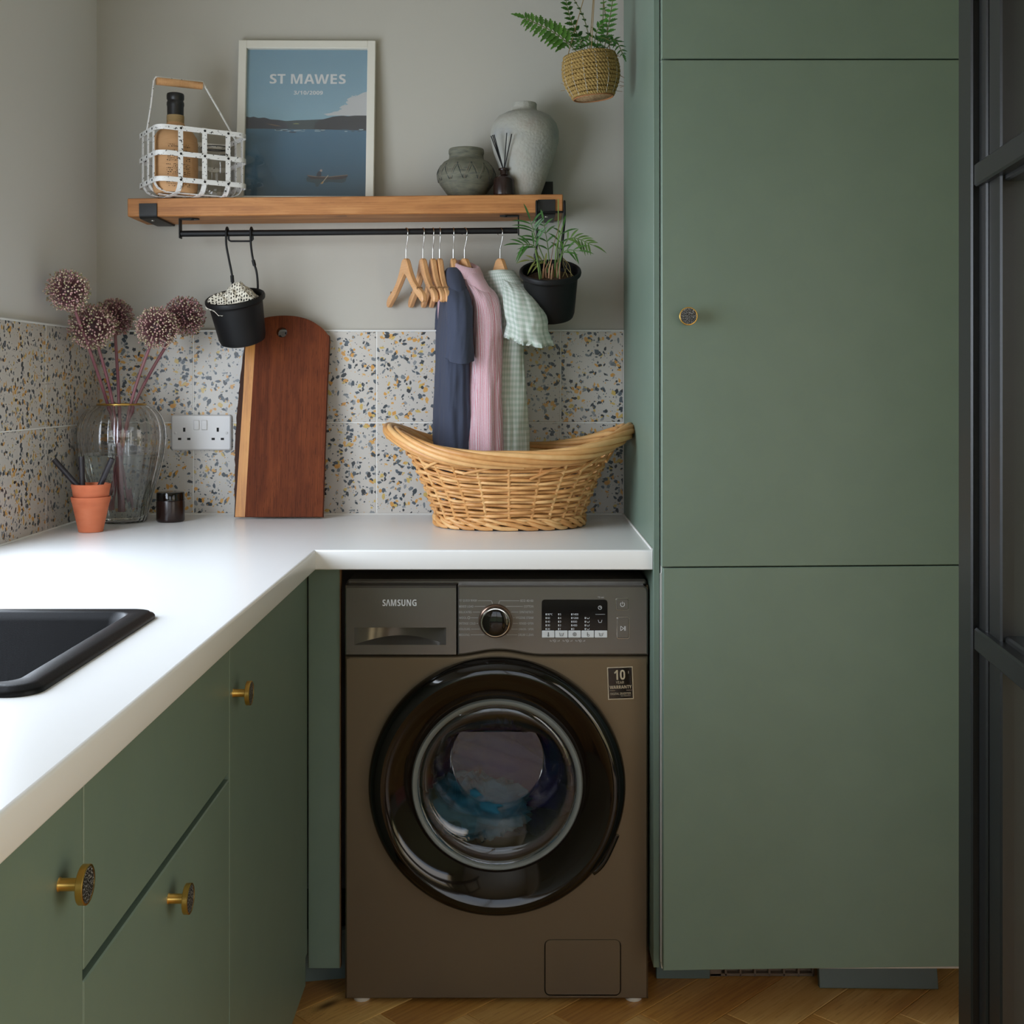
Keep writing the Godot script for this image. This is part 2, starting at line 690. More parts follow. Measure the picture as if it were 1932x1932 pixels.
func make_materials() -> void:
	M.plaster = mat(c8(184, 180, 170), 0.9)
	M.plaster.normal_enabled = true
	M.plaster.normal_texture = bump_tex(0.02, 3, 2.0)
	M.plaster.normal_scale = 0.12
	tri3(M.plaster, Vector3(2, 2, 2))
	M.plaster_brightened = mat(c8(214, 212, 208), 0.9)  # back wall paint lightened to stand in for light missing on this side
	M.ceiling = mat(c8(210, 206, 196), 0.9)
	M.grout = mat(c8(222, 220, 214), 0.85)
	M.white_trim = mat(c8(226, 226, 222), 0.4)
	M.terrazzo = mat(Color.WHITE, 0.35)
	M.terrazzo.albedo_texture = terrazzo_tex()
	M.green = mat(Color.WHITE, 0.42)
	M.green.albedo_texture = noise_tex([c8(108, 126, 112), c8(112, 130, 115)], 0.02, 11)
	tri3(M.green, Vector3(1.5, 1.5, 1.5))
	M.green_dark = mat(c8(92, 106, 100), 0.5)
	M.carcass = mat(c8(206, 204, 196), 0.5)
	M.mdf = mat(c8(134, 98, 62), 0.8)
	M.gap = mat(c8(22, 22, 20), 0.9)
	M.worktop = mat(c8(236, 236, 234), 0.28)
	M.sink = mat(c8(10, 10, 12), 0.42)
	M.sink.metallic_specular = 0.3
	M.sink.normal_enabled = true
	M.sink.normal_texture = bump_tex(0.12, 5, 2.0)
	M.sink.normal_scale = 0.2
	tri3(M.sink, Vector3(14, 14, 14))
	M.brass = mat(c8(214, 172, 92), 0.28, 1.0)
	M.marble = mat(Color.WHITE, 0.2)
	M.marble.albedo_texture = noise_tex([c8(206, 206, 200), c8(150, 150, 146), c8(20, 20, 20), c8(14, 14, 14)], 0.045, 21, 256, FastNoiseLite.TYPE_CELLULAR, 1, [0.0, 0.035, 0.09, 1.0])
	tri3(M.marble, Vector3(28, 28, 28))
	M.graphite = mat(c8(112, 98, 78), 0.40, 0.6)
	M.graphite.normal_enabled = true
	M.graphite.normal_texture = bump_tex(0.2, 6, 1.0)
	M.graphite.normal_scale = 0.03
	tri3(M.graphite, Vector3(6, 6, 6))
	M.panel_gloss = mat(c8(112, 108, 102), 0.16, 0.45)
	M.black_gloss = mat(c8(13, 11, 9), 0.07)
	M.smoke = mat(c8(24, 16, 10), 0.08)
	M.black_matte = mat(c8(14, 14, 15), 0.5)
	M.black_matte.metallic_specular = 0.4
	M.black_rubber = mat(c8(20, 20, 20), 0.7)
	M.chrome = mat(c8(210, 208, 204), 0.12, 1.0)
	M.bronze_ring = mat(c8(150, 124, 108), 0.25, 0.9)
	M.print_white = mat(c8(214, 218, 222), 0.5)
	M.print_grey = mat(c8(172, 174, 174), 0.5)
	M.button_white = mat(c8(206, 210, 212), 0.35)
	M.silver = mat(c8(188, 186, 172), 0.25, 0.8)
	M.grey_seal = mat(c8(120, 126, 124), 0.3)
	M.drum = mat(c8(70, 68, 78), 0.3, 0.8)
	M.glass = mat(Color(0.6, 0.62, 0.62, 0.01), 0.0)
	M.glass.transparency = BaseMaterial3D.TRANSPARENCY_ALPHA
	M.door_glass = mat(Color(0.5, 0.56, 0.5, 0.03), 0.0)
	M.door_glass.transparency = BaseMaterial3D.TRANSPARENCY_ALPHA
	M.vase_glass = mat(Color(0.86, 0.92, 0.88, 0.10), 0.02)
	M.vase_glass.transparency = BaseMaterial3D.TRANSPARENCY_ALPHA
	M.solid_glass = mat(Color(1.0, 1.0, 1.0, 0.0), 0.0)
	M.solid_glass.refraction_enabled = true
	M.solid_glass.refraction_scale = 0.05
	M.solid_glass.transparency = BaseMaterial3D.TRANSPARENCY_ALPHA
	M.water = mat(Color(0.98, 1.0, 0.97, 0.0), 0.0)
	M.water.refraction_enabled = true
	M.water.refraction_scale = 0.033
	M.water.transparency = BaseMaterial3D.TRANSPARENCY_ALPHA
	M.foot = mat(c8(206, 202, 190), 0.6)
	M.steel = mat(c8(17, 19, 19), 0.36)
	M.iron = mat(c8(34, 33, 32), 0.5, 0.3)
	M.skirting = mat(c8(150, 158, 150), 0.5)
	M.olive_wall = mat(c8(128, 128, 92), 0.9)
	M.pink = mat(c8(206, 132, 134), 0.6)
	M.vent = mat(c8(120, 104, 88), 0.45, 0.3)
	var w1 := wood(3, c8(206, 150, 92), c8(176, 116, 62), c8(120, 70, 34), 0.6, 0.35, 3)
	M.shelf_wood = wood_mat(w1, Vector2(1.6, 4.0), 0.55)
	M.floor_woods = []
	for k in 3:
		var t := wood(50 + k * 9, [c8(250, 208, 132), c8(244, 196, 116), c8(252, 216, 146)][k], [c8(226, 174, 100), c8(216, 160, 86), c8(230, 182, 110)][k], [c8(176, 118, 60), c8(162, 104, 52), c8(188, 130, 72)][k], 0.45, 0.5, 1 if k == 0 else 0, 512, 192)
		M.floor_woods.append(wood_mat(t, Vector2(1.1, 3.0), 0.33))
		M.floor_woods.append(wood_mat(t, Vector2(0.9, 2.6), 0.33, c8(232, 226, 220)))
	var w2 := wood(71, c8(126, 66, 34), c8(98, 48, 26), c8(62, 30, 18), 0.3, 0.7, 0)
	M.heartwood = wood_mat(w2, Vector2(2.0, 4.5), 0.65)
	M.heartwood.metallic_specular = 0.25
	var w3 := wood(83, c8(214, 154, 74), c8(196, 132, 58), c8(150, 92, 36), 0.2, 0.4, 0, 256, 128)
	M.sapwood = wood_mat(w3, Vector2(3.0, 6.0), 0.45)
	M.bark = mat(c8(58, 34, 24), 0.9)
	M.hanger_wood = wood_mat(wood(91, c8(226, 178, 130), c8(214, 162, 112), c8(190, 134, 86), 0.3, 0.3, 0, 256, 128), Vector2(4, 8), 0.4)
	M.white_metal = mat(Color.WHITE, 0.45)
	M.white_metal.albedo_texture = noise_tex([c8(30, 28, 26), c8(34, 32, 30), c8(228, 226, 222)], 0.03, 31, 256, FastNoiseLite.TYPE_SIMPLEX_SMOOTH, 5, [0.0, 0.205, 0.225])
	tri3(M.white_metal, Vector3(12, 12, 12))
	M.rivet = mat(c8(30, 29, 28), 0.6, 0.3)
	M.paper_wrap = mat(Color.WHITE, 0.75)
	M.paper_wrap.albedo_texture = noise_tex([c8(184, 140, 96), c8(196, 152, 108)], 0.02, 33)
	tri3(M.paper_wrap, Vector3(6, 30, 6))
	M.wax = mat(c8(26, 25, 25), 0.4)
	M.twine = mat(c8(160, 134, 92), 0.9)
	M.ink = mat(c8(60, 44, 30), 0.8)
	M.frame_white = mat(c8(216, 212, 200), 0.5)
	M.dark_pot = mat(Color.WHITE, 0.75)
	M.dark_pot.albedo_texture = noise_tex([c8(58, 60, 54), c8(96, 96, 82), c8(112, 110, 94), c8(70, 74, 72)], 0.02, 35)
	tri3(M.dark_pot, Vector3(4, 16, 4))
	M.grey_pot = mat(Color.WHITE, 0.8)
	M.grey_pot.albedo_texture = noise_tex([c8(128, 132, 140), c8(156, 156, 148), c8(168, 166, 156), c8(160, 150, 138)], 0.012, 37, 256, FastNoiseLite.TYPE_SIMPLEX_SMOOTH, 6)
	tri3(M.grey_pot, Vector3(3, 3, 3))
	M.grey_pot.normal_enabled = true
	M.grey_pot.normal_texture = bump_tex(0.15, 8, 3.0)
	M.grey_pot.normal_scale = 0.3
	M.amber = mat(c8(34, 18, 14), 0.25)
	M.reed = mat(c8(14, 14, 15), 0.8)
	M.terracotta = mat(Color.WHITE, 0.85)
	M.terracotta.albedo_texture = noise_tex([c8(188, 98, 64), c8(206, 114, 76), c8(214, 128, 92)], 0.012, 39)
	tri3(M.terracotta, Vector3(4, 8, 4))
	M.candle = mat(c8(40, 36, 40), 0.45)
	M.wick = mat(c8(196, 180, 150), 0.9)
	M.leaf = mat(c8(52, 112, 40), 0.5)
	M.leaf.vertex_color_use_as_albedo = true
	M.leaf.albedo_color = Color.WHITE
	M.leaf.backlight_enabled = true
	M.leaf.backlight = c8(40, 70, 24)
	M.stem = mat(Color.WHITE, 0.6)
	M.stem.vertex_color_use_as_albedo = true
	M.allium_stem = mat(Color.WHITE, 0.5)
	M.allium_stem.albedo_texture = noise_tex([c8(110, 58, 68), c8(138, 88, 94), c8(126, 92, 84)], 0.01, 43)
	tri3(M.allium_stem, Vector3(6, 3, 6))
	M.floret = mat(Color.WHITE, 0.7)
	M.floret.vertex_color_use_as_albedo = true
	M.soil = mat(Color.WHITE, 0.95)
	M.soil.albedo_texture = noise_tex([c8(24, 16, 10), c8(60, 40, 22), c8(120, 84, 44)], 0.09, 45)
	tri3(M.soil, Vector3(8, 8, 8))
	M.dry = mat(c8(160, 108, 66), 0.8)
	M.rope = mat(Color.WHITE, 0.9)
	M.rope.albedo_texture = noise_tex([c8(112, 90, 46), c8(158, 130, 74), c8(186, 158, 98)], 0.04, 47)
	tri3(M.rope, Vector3(10, 20, 10))
	M.husk = mat(Color.WHITE, 0.8)
	M.husk.albedo_texture = noise_tex([c8(140, 96, 60), c8(206, 176, 132), c8(220, 198, 160)], 0.05, 49, 256, FastNoiseLite.TYPE_CELLULAR, 2)
	tri3(M.husk, Vector3(10, 10, 10))
	M.net = mat(Color.WHITE, 0.9)
	M.net.albedo_texture = net_tex()
	M.net.transparency = BaseMaterial3D.TRANSPARENCY_ALPHA_SCISSOR
	M.net.alpha_scissor_threshold = 0.5
	M.socket = mat(c8(214, 212, 210), 0.35)
	M.willow = []
	for k in 3:
		var wm := mat(Color.WHITE, 0.45)
		wm.albedo_texture = noise_tex([[c8(202, 146, 88), c8(222, 172, 110)], [c8(212, 162, 102), c8(230, 186, 128)], [c8(188, 130, 74), c8(212, 160, 98)]][k], 0.02, 60 + k)
		tri3(wm, Vector3(6, 6, 6))
		M.willow.append(wm)
	M.navy = cloth(c8(60, 66, 84), 61)
	M.pink_cloth = cloth(Color.WHITE, 62)
	M.pink_cloth.albedo_texture = stripes_tex()
	M.pink_cloth.uv1_scale = Vector3(12, 12, 1)
	M.green_cloth = cloth(Color.WHITE, 63)
	M.green_cloth.albedo_texture = gingham_tex()
	M.green_cloth.uv1_scale = Vector3(18, 18, 1)
	M.teal_cloth = cloth(c8(26, 96, 124), 64)
	M.blue_cloth = cloth(c8(28, 32, 92), 65)


func cloth(c: Color, sd: int) -> StandardMaterial3D:
	var m := mat(c, 0.9)
	m.rim_enabled = true
	m.rim = 0.25
	m.normal_enabled = true
	m.normal_texture = bump_tex(0.25, sd, 3.0)
	m.normal_scale = 0.25
	m.uv1_scale = Vector3(10, 10, 1)
	return m


func room() -> void:
	var H := 2.45
	var zf := 4.8
	# back wall, left wall with the window over the sink, right wall, wall behind the viewer
	var b := MB.new()
	b.box(Vector3(0.05, H / 2, -0.1), Vector3(2.6, H + 0.4, 0.2))
	struct("wall_back", b, M.plaster)
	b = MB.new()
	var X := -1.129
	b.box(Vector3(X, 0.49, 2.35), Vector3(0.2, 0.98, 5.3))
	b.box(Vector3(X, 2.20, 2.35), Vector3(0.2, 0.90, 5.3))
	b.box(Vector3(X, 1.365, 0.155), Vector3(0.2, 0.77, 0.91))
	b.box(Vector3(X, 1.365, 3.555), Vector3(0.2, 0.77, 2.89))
	struct("wall_left", b, M.plaster_brightened)
	b = MB.new()
	b.box(Vector3(1.145, H / 2, 0.85), Vector3(0.2, H + 0.4, 2.1))
	b.box(Vector3(1.145, H / 2, 4.3), Vector3(0.2, H + 0.4, 1.4))
	b.box(Vector3(1.145, 2.35, 2.75), Vector3(0.2, 0.9, 1.7))
	struct("wall_right", b, M.olive_wall)
	b = MB.new()
	b.box(Vector3(-0.95, H / 2, zf + 0.1), Vector3(0.4, H + 0.4, 0.2))
	b.box(Vector3(1.05, H / 2, zf + 0.1), Vector3(0.3, H + 0.4, 0.2))
	b.box(Vector3(0.07, 2.4, zf + 0.1), Vector3(1.7, 0.4, 0.2))
	struct("wall_front", b, M.plaster)
	b = MB.new()
	b.box(Vector3(0, H + 0.1, 2.4), Vector3(2.5, 0.2, 5.2))
	struct("ceiling", b, M.ceiling)
	# window over the sink
	b = MB.new()
	for z in [0.632, 1.36, 2.088]:
		b.box(Vector3(-1.13, 1.365, z), Vector3(0.05, 0.77, 0.045), 0.004)
	for y in [1.002, 1.728]:
		b.box(Vector3(-1.13, y, 1.36), Vector3(0.05, 0.045, 1.5), 0.004)
	var wn := struct("window_1", b, M.white_trim)
	for z in [0.996, 1.724]:
		b = MB.new()
		b.box(Vector3(-1.13, 1.365, z), Vector3(0.006, 0.69, 0.68))
		obj("pane", b, M.glass, wn)
	b = MB.new()
	b.box(Vector3(-1.07, 0.988, 1.36), Vector3(0.08, 0.016, 1.49), 0.004)
	obj("window_sill", b, M.white_trim, wn)
	# unseen glazed doors behind the viewer, added to go with the rear fill
	b = MB.new()
	for x in [-0.73, 0.07, 0.87]:
		b.box(Vector3(x, 1.1, 4.85), Vector3(0.06, 2.2, 0.05), 0.004)
	for y in [0.05, 2.17]:
		b.box(Vector3(0.07, y, 4.85), Vector3(1.6, 0.1, 0.05), 0.004)
	var gd := struct("door_1", b, M.white_trim)
	for x in [-0.33, 0.47]:
		b = MB.new()
		b.box(Vector3(x, 1.1, 4.85), Vector3(0.74, 2.02, 0.006))
		obj("pane", b, M.glass, gd)
	# unseen green ground outside, added for a green cast through those doors
	b = MB.new()
	b.box(Vector3(0, -0.3, 12.2), Vector3(16, 0.2, 14))
	struct("added_green_ground", b, mat(c8(86, 112, 56), 0.95))
	# skirting on the right
	b = MB.new()
	b.extrude(PackedVector2Array([Vector2(0, 0), Vector2(0.018, 0), Vector2(0.018, 0.13), Vector2(0.016, 0.142), Vector2(0.010, 0.15), Vector2(0.012, 0.162), Vector2(0.006, 0.182), Vector2(0, 0.19)]), -1.9, 0.0, 0.0)
	var sk := struct("baseboard_right", b, M.skirting)
	sk.transform = Transform3D(Basis(Vector3(-1, 0, 0), Vector3(0, 1, 0), Vector3(0, 0, -1)), Vector3(1.045, 0, 0.0))
	b = MB.new()
	b.box(Vector3(1.023, 0.085, 0.9), Vector3(0.014, 0.17, 0.8), 0.003)
	struct("trim_2", b, M.pink)


func floor_planks() -> void:
	var b := MB.new()
	b.box(Vector3(0, -0.07, 2.35), Vector3(2.6, 0.1, 5.3))
	var fl := struct("floor", b, M.gap)
	var W := 0.1185
	var n := 5
	var L := W * n
	var meshes := []
	for k in 4:
		var pb := MB.new()
		pb.uo = Vector2(k * 0.37, k * 0.29)
		pb.box(Vector3(L / 2, -0.01, W / 2), Vector3(L - 0.0012, 0.02, W - 0.0012), 0.0012, 0)
		meshes.append(pb.done())
	var s := sqrt(0.5)
	# lattice axes: p runs right and away, q runs right and towards the viewer
	var P := Vector3(s, 0, -s)
	var Q := Vector3(s, 0, s)
	var org := Vector3(-0.429, 0, 0.626)
	var rg := RandomNumberGenerator.new()
	rg.seed = 12
	for m in range(-9, 10):
		for k in range(-40, 41):
			for vert in 2:
				var o: Vector3
				var bs: Basis
				if vert == 0:
					o = org + P * (k + m * n) * W + Q * (k - m * n) * W
					bs = Basis(P, Vector3.UP, -P.cross(Vector3.UP))
					bs = Basis(P, Vector3.UP, Q)
				else:
					o = org + P * (k + n + m * n) * W + Q * (k + 1 - n - m * n) * W
					o += P * W
					bs = Basis(Q, Vector3.UP, -P)
				var c := o + bs * Vector3(L / 2, 0, W / 2)
				var pick := rg.randi_range(0, 3)
				var wd := rg.randi_range(0, 5)
				if c.x < -0.55 or c.x > 1.0 or c.z < 0.1 or c.z > 4.6:
					continue
				var pl := obj("plank", meshes[pick], M.floor_woods[wd], fl)
				pl.transform = Transform3D(bs, o)


func tiles() -> void:
	var wb: Node3D = get_node("wall_back")
	var wl: Node3D = get_node("wall_left")
	var gr := MB.new()
	gr.box(Vector3(-0.381, 1.127, 0.0046), Vector3(1.296, 0.452, 0.0092))
	obj("grout_bed", gr, M.grout, wb)
	gr = MB.new()
	gr.box(Vector3(-1.0244, 1.127, 0.30), Vector3(0.0092, 0.452, 0.60))
	obj("grout_bed", gr, M.grout, wl)
	var rows := [[0.902, 1.1245], [1.1275, 1.349]]
	var xs := [[-1.020, -0.7905], [-0.7875, -0.3415], [-0.3385, 0.1105], [0.1135, 0.264]]
	var zs := [[0.010, 0.3455], [0.3485, 0.5985]]
	var rg := RandomNumberGenerator.new()
	rg.seed = 5
	for r in rows:
		for x in xs:
			var t := MB.new()
			t.us = Vector2(1 / 0.45, 1 / 0.45)
			t.uo = Vector2(rg.randf(), rg.randf())
			t.box(Vector3((x[0] + x[1]) / 2, (r[0] + r[1]) / 2, 0.005), Vector3(x[1] - x[0], r[1] - r[0], 0.010), 0.0008)
			obj("tile", t, M.terrazzo, wb)
		for z in zs:
			var t := MB.new()
			t.us = Vector2(1 / 0.45, 1 / 0.45)
			t.uo = Vector2(rg.randf(), rg.randf())
			t.box(Vector3(-1.024, (r[0] + r[1]) / 2, (z[0] + z[1]) / 2), Vector3(0.010, r[1] - r[0], z[1] - z[0]), 0.0008, 2)
			obj("tile", t, M.terrazzo, wl)
	var tr := MB.new()
	tr.box(Vector3(-0.3785, 1.3515, 0.006), Vector3(1.29, 0.004, 0.012), 0.001)
	tr.box(Vector3(-1.023, 1.3515, 0.30), Vector3(0.012, 0.004, 0.60), 0.001)
	struct("trim_1", tr, M.white_trim)
	# white sealant where the tiles meet the worktop
	tr = MB.new()
	tr.tube([Vector3(-1.019, 0.902, 1.24), Vector3(-1.019, 0.902, 0.012), Vector3(0.264, 0.902, 0.012)], 0.003, 6)
	tr.tube([Vector3(0.2645, 0.902, 0.012), Vector3(0.2645, 0.902, 0.636)], 0.0025, 6)
	struct("trim_3", tr, M.grout)
	# double socket
	var s := thing("wall_socket", "white double plug socket with two rocker switches on the speckled tiles", "socket", Vector3(-0.7677, 1.102, 0.010))
	var b := MB.new()
	b.extrude(rrect(0.147, 0.087, 0.006), 0.0, 0.0095, 0.003, true)
	obj("plate", b, M.socket, s)
	for x in [-0.0105, 0.0085]:
		b = MB.new()
		b.box(Vector3(x, 0.0185, 0.0105), Vector3(0.0135, 0.024, 0.005), 0.0012)
		obj("rocker_switch", b, M.socket, s)
	for x in [-0.041, 0.041]:
		b = MB.new()
		b.box(Vector3(x, 0.007, 0.0092), Vector3(0.0055, 0.010, 0.001))
		for k in [-1, 1]:
			b.box(Vector3(x + k * 0.0112, -0.0155, 0.0092), Vector3(0.0080, 0.0052, 0.001))
		obj("pin_slots", b, M.gap, s)
	for x in [-0.0625, 0.0625]:
		b = MB.new()
		b.xf = Transform3D(Basis(Vector3.RIGHT, PI / 2), Vector3(x, -0.001, 0.0))
		b.lathe([Vector2(0.0036, 0.009), Vector2(0.0036, 0.0099), Vector2(0.003, 0.0104), Vector2(0, 0.0104)], 16)
		obj("screw_cap", b, M.socket, s)


# brass knob with a black marble inlay; axis along local z
func knob(door: Node3D, at: Vector3, yaw: float) -> void:
	var b := MB.new()
	b.xf = Transform3D(Basis(Vector3.RIGHT, PI / 2))
	b.lathe([Vector2(0.0062, 0.0), Vector2(0.0055, 0.0015), Vector2(0.0055, 0.019), Vector2(0.0165, 0.0192), Vector2(0.0170, 0.0197), Vector2(0.0170, 0.0252), Vector2(0.0165, 0.0256), Vector2(0.0152, 0.0256), Vector2(0.0152, 0.0246), Vector2(0, 0.0246)], 40)
	var k := obj("knob", b, M.brass, door)
	k.transform = door.global_transform.affine_inverse() * Transform3D(Basis(Vector3.UP, yaw), at)
	b = MB.new()
	b.xf = Transform3D(Basis(Vector3.RIGHT, PI / 2))
	b.lathe([Vector2(0.0151, 0.0246), Vector2(0.0151, 0.0252), Vector2(0, 0.0252)], 32)
	var i := obj("knob_inlay", b, M.marble, door)
	i.transform = k.transform


func tall_cabinets() -> void:
	var t := thing("tall_cabinet", "floor-to-ceiling sage green cupboard with three flat doors right of the washing machine", "cupboard", Vector3(0.57, 0, 0.35))
	var b := MB.new()
	b.box(Vector3(0.2715, 1.2685, 0.332), Vector3(0.0115, 2.337, 0.634), 0.0008)
	b.box(Vector3(0.2712, 0.1, 0.47), Vector3(0.011, 0.001, 0.3))
	obj("side_panel", b, M.green, t, true)
	b = MB.new()
	b.box(Vector3(0.5795, 1.27, 0.344), Vector3(0.6, 2.33, 0.637), 0.0)
	obj("carcass", b, M.carcass, t, true)
	b = MB.new()
	b.box(Vector3(0.2782, 0.49, 0.664), Vector3(0.0030, 0.74, 0.006))
	obj("carcass_edge", b, M.carcass, t, true)
	# three doors; the lower ones hang a touch out of true, as in the photograph
	var x0 := 0.2762
	var x1 := 0.874
	var zf := 0.695
	var spec := [["door", 1.8347, 2.43, 1.8348, 2.43], ["door", 0.8768, 1.8318, 0.8815, 1.8322], ["door", 0.1165, 0.8745, 0.1245, 0.8792]]
	for k in 3:
		var q = spec[k]
		b = MB.new()
		x0 = 0.2790 if k == 2 else 0.2762
		b.extrude(PackedVector2Array([Vector2(x0, q[1]), Vector2(x1, q[3]), Vector2(x1, q[4]), Vector2(x0, q[2])]), zf - 0.022, zf, 0.0012)
		var d := obj(q[0], b, M.green, t, true)
		if k == 1:
			knob(d, Vector3(0.323, 1.348, zf), 0.0)
	# plinth with a vent grille, and a loose plinth board that has tipped forward
	b = MB.new()
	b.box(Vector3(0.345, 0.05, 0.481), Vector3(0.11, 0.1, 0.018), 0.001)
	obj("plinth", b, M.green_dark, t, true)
	var v := thing("vent_grille", "bronze plastic vent grille low under the tall green cupboard", "vent", Vector3(0.509, 0, 0.475))
	b = MB.new()
	b.box(Vector3(0.509, 0.05, 0.468), Vector3(0.215, 0.1, 0.004))
	for y in [0.004, 0.027, 0.05, 0.073, 0.097]:
		b.box(Vector3(0.509, y, 0.476), Vector3(0.215, 0.006, 0.012), 0.001)
	for k in 7:
		b.box(Vector3(0.509 - 0.075 + k * 0.03, 0.05, 0.476), Vector3(0.005, 0.1, 0.012), 0.001)
	b.box(Vector3(0.413, 0.05, 0.476), Vector3(0.024, 0.1, 0.012), 0.001)
	obj("grille", b, M.vent, v, true)
	for k in 6:
		b = MB.new()
		b.box(Vector3(0.509 - 0.06 + k * 0.03, 0.0385, 0.474), Vector3(0.021, 0.014, 0.008), 0.002)
		obj("louvre", b, M.vent, v, true)
	b = MB.new()
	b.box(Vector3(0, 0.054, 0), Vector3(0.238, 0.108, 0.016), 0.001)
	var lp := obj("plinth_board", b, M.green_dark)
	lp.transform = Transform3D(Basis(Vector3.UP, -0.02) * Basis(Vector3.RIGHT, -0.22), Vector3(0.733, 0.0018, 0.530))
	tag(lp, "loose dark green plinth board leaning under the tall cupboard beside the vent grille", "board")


func base_cabinets() -> void:
	var xf_ := -0.397
	var units := [
		["narrow-fronted green base cabinet nearest the washing machine, one tall door with a brass knob", 0.682, 1.289],
		["green base cabinet under the black sink with a fixed panel above a lower door", 1.292, 1.856],
		["green base cabinet nearest the viewer on the left, door cropped by the frame", 1.859, 2.46],
	]
	for k in 3:
		var u = units[k]
		var z0: float = u[1]
		var z1: float = u[2]
		var zc := (z0 + z1) / 2
		var t := thing("base_cabinet", u[0], "cabinet", Vector3(-0.7, 0, zc), 0.0, "")
		var b := MB.new()
		b.box(Vector3(-0.717, 0.36, zc), Vector3(0.6, 0.54, z1 - z0))
		b.box(Vector3(-0.43, 0.74, zc), Vector3(0.026, 0.22, z1 - z0))
		obj("carcass", b, M.green_dark, t, true)
		b = MB.new()
		b.box(Vector3(-0.485, 0.045, zc), Vector3(0.018, 0.09, z1 - z0))
		obj("plinth", b, M.green_dark, t, true)
		if k == 1:
			b = MB.new()
			b.box(Vector3(xf_ - 0.009, 0.7715, zc), Vector3(0.018, 0.177, z1 - z0), 0.0012, 2)
			obj("fixed_panel", b, M.green, t, true)
			b = MB.new()
			b.box(Vector3(xf_ - 0.009, 0.3775, zc), Vector3(0.018, 0.591, z1 - z0), 0.0015, 2)
			knob(obj("door", b, M.green, t, true), Vector3(xf_, 0.633, 1.585), PI / 2)
		else:
			b = MB.new()
			b.box(Vector3(xf_ - 0.009, 0.471, zc), Vector3(0.018, 0.778, z1 - z0), 0.0012, 2)
			knob(obj("door", b, M.green, t, true), Vector3(xf_, 0.787, 1.268 if k == 0 else 1.916), PI / 2)
	# corner filler: a return beside the cabinets and a strip facing the viewer beside the machine
	var c := thing("corner_filler", "dark green filler strip in the corner left of the washing machine", "panel", Vector3(-0.39, 0, 0.57))
	var b := MB.new()
	b.box(Vector3(-0.4225, 0.4755, 0.624), Vector3(0.018, 0.773, 0.112), 0.001)
	obj("return_panel", b, M.green, c, true)
	b = MB.new()
	b.box(Vector3(-0.3805, 0.459, 0.557), Vector3(0.063, 0.802, 0.018), 0.001)
	obj("front_strip", b, M.green, c, true)
	b = MB.new()
	b.box(Vector3(-0.3483, 0.459, 0.557), Vector3(0.0014, 0.80, 0.0175))
	obj("raw_edge", b, M.mdf, c, true).set_meta("label", "unpainted brown board edge")
	b = MB.new()
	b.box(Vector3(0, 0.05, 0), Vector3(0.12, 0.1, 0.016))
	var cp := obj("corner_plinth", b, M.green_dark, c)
	cp.transform = c.global_transform.affine_inverse() * Transform3D(Basis(Vector3.UP, 0.18), Vector3(-0.39, 0, 0.487))


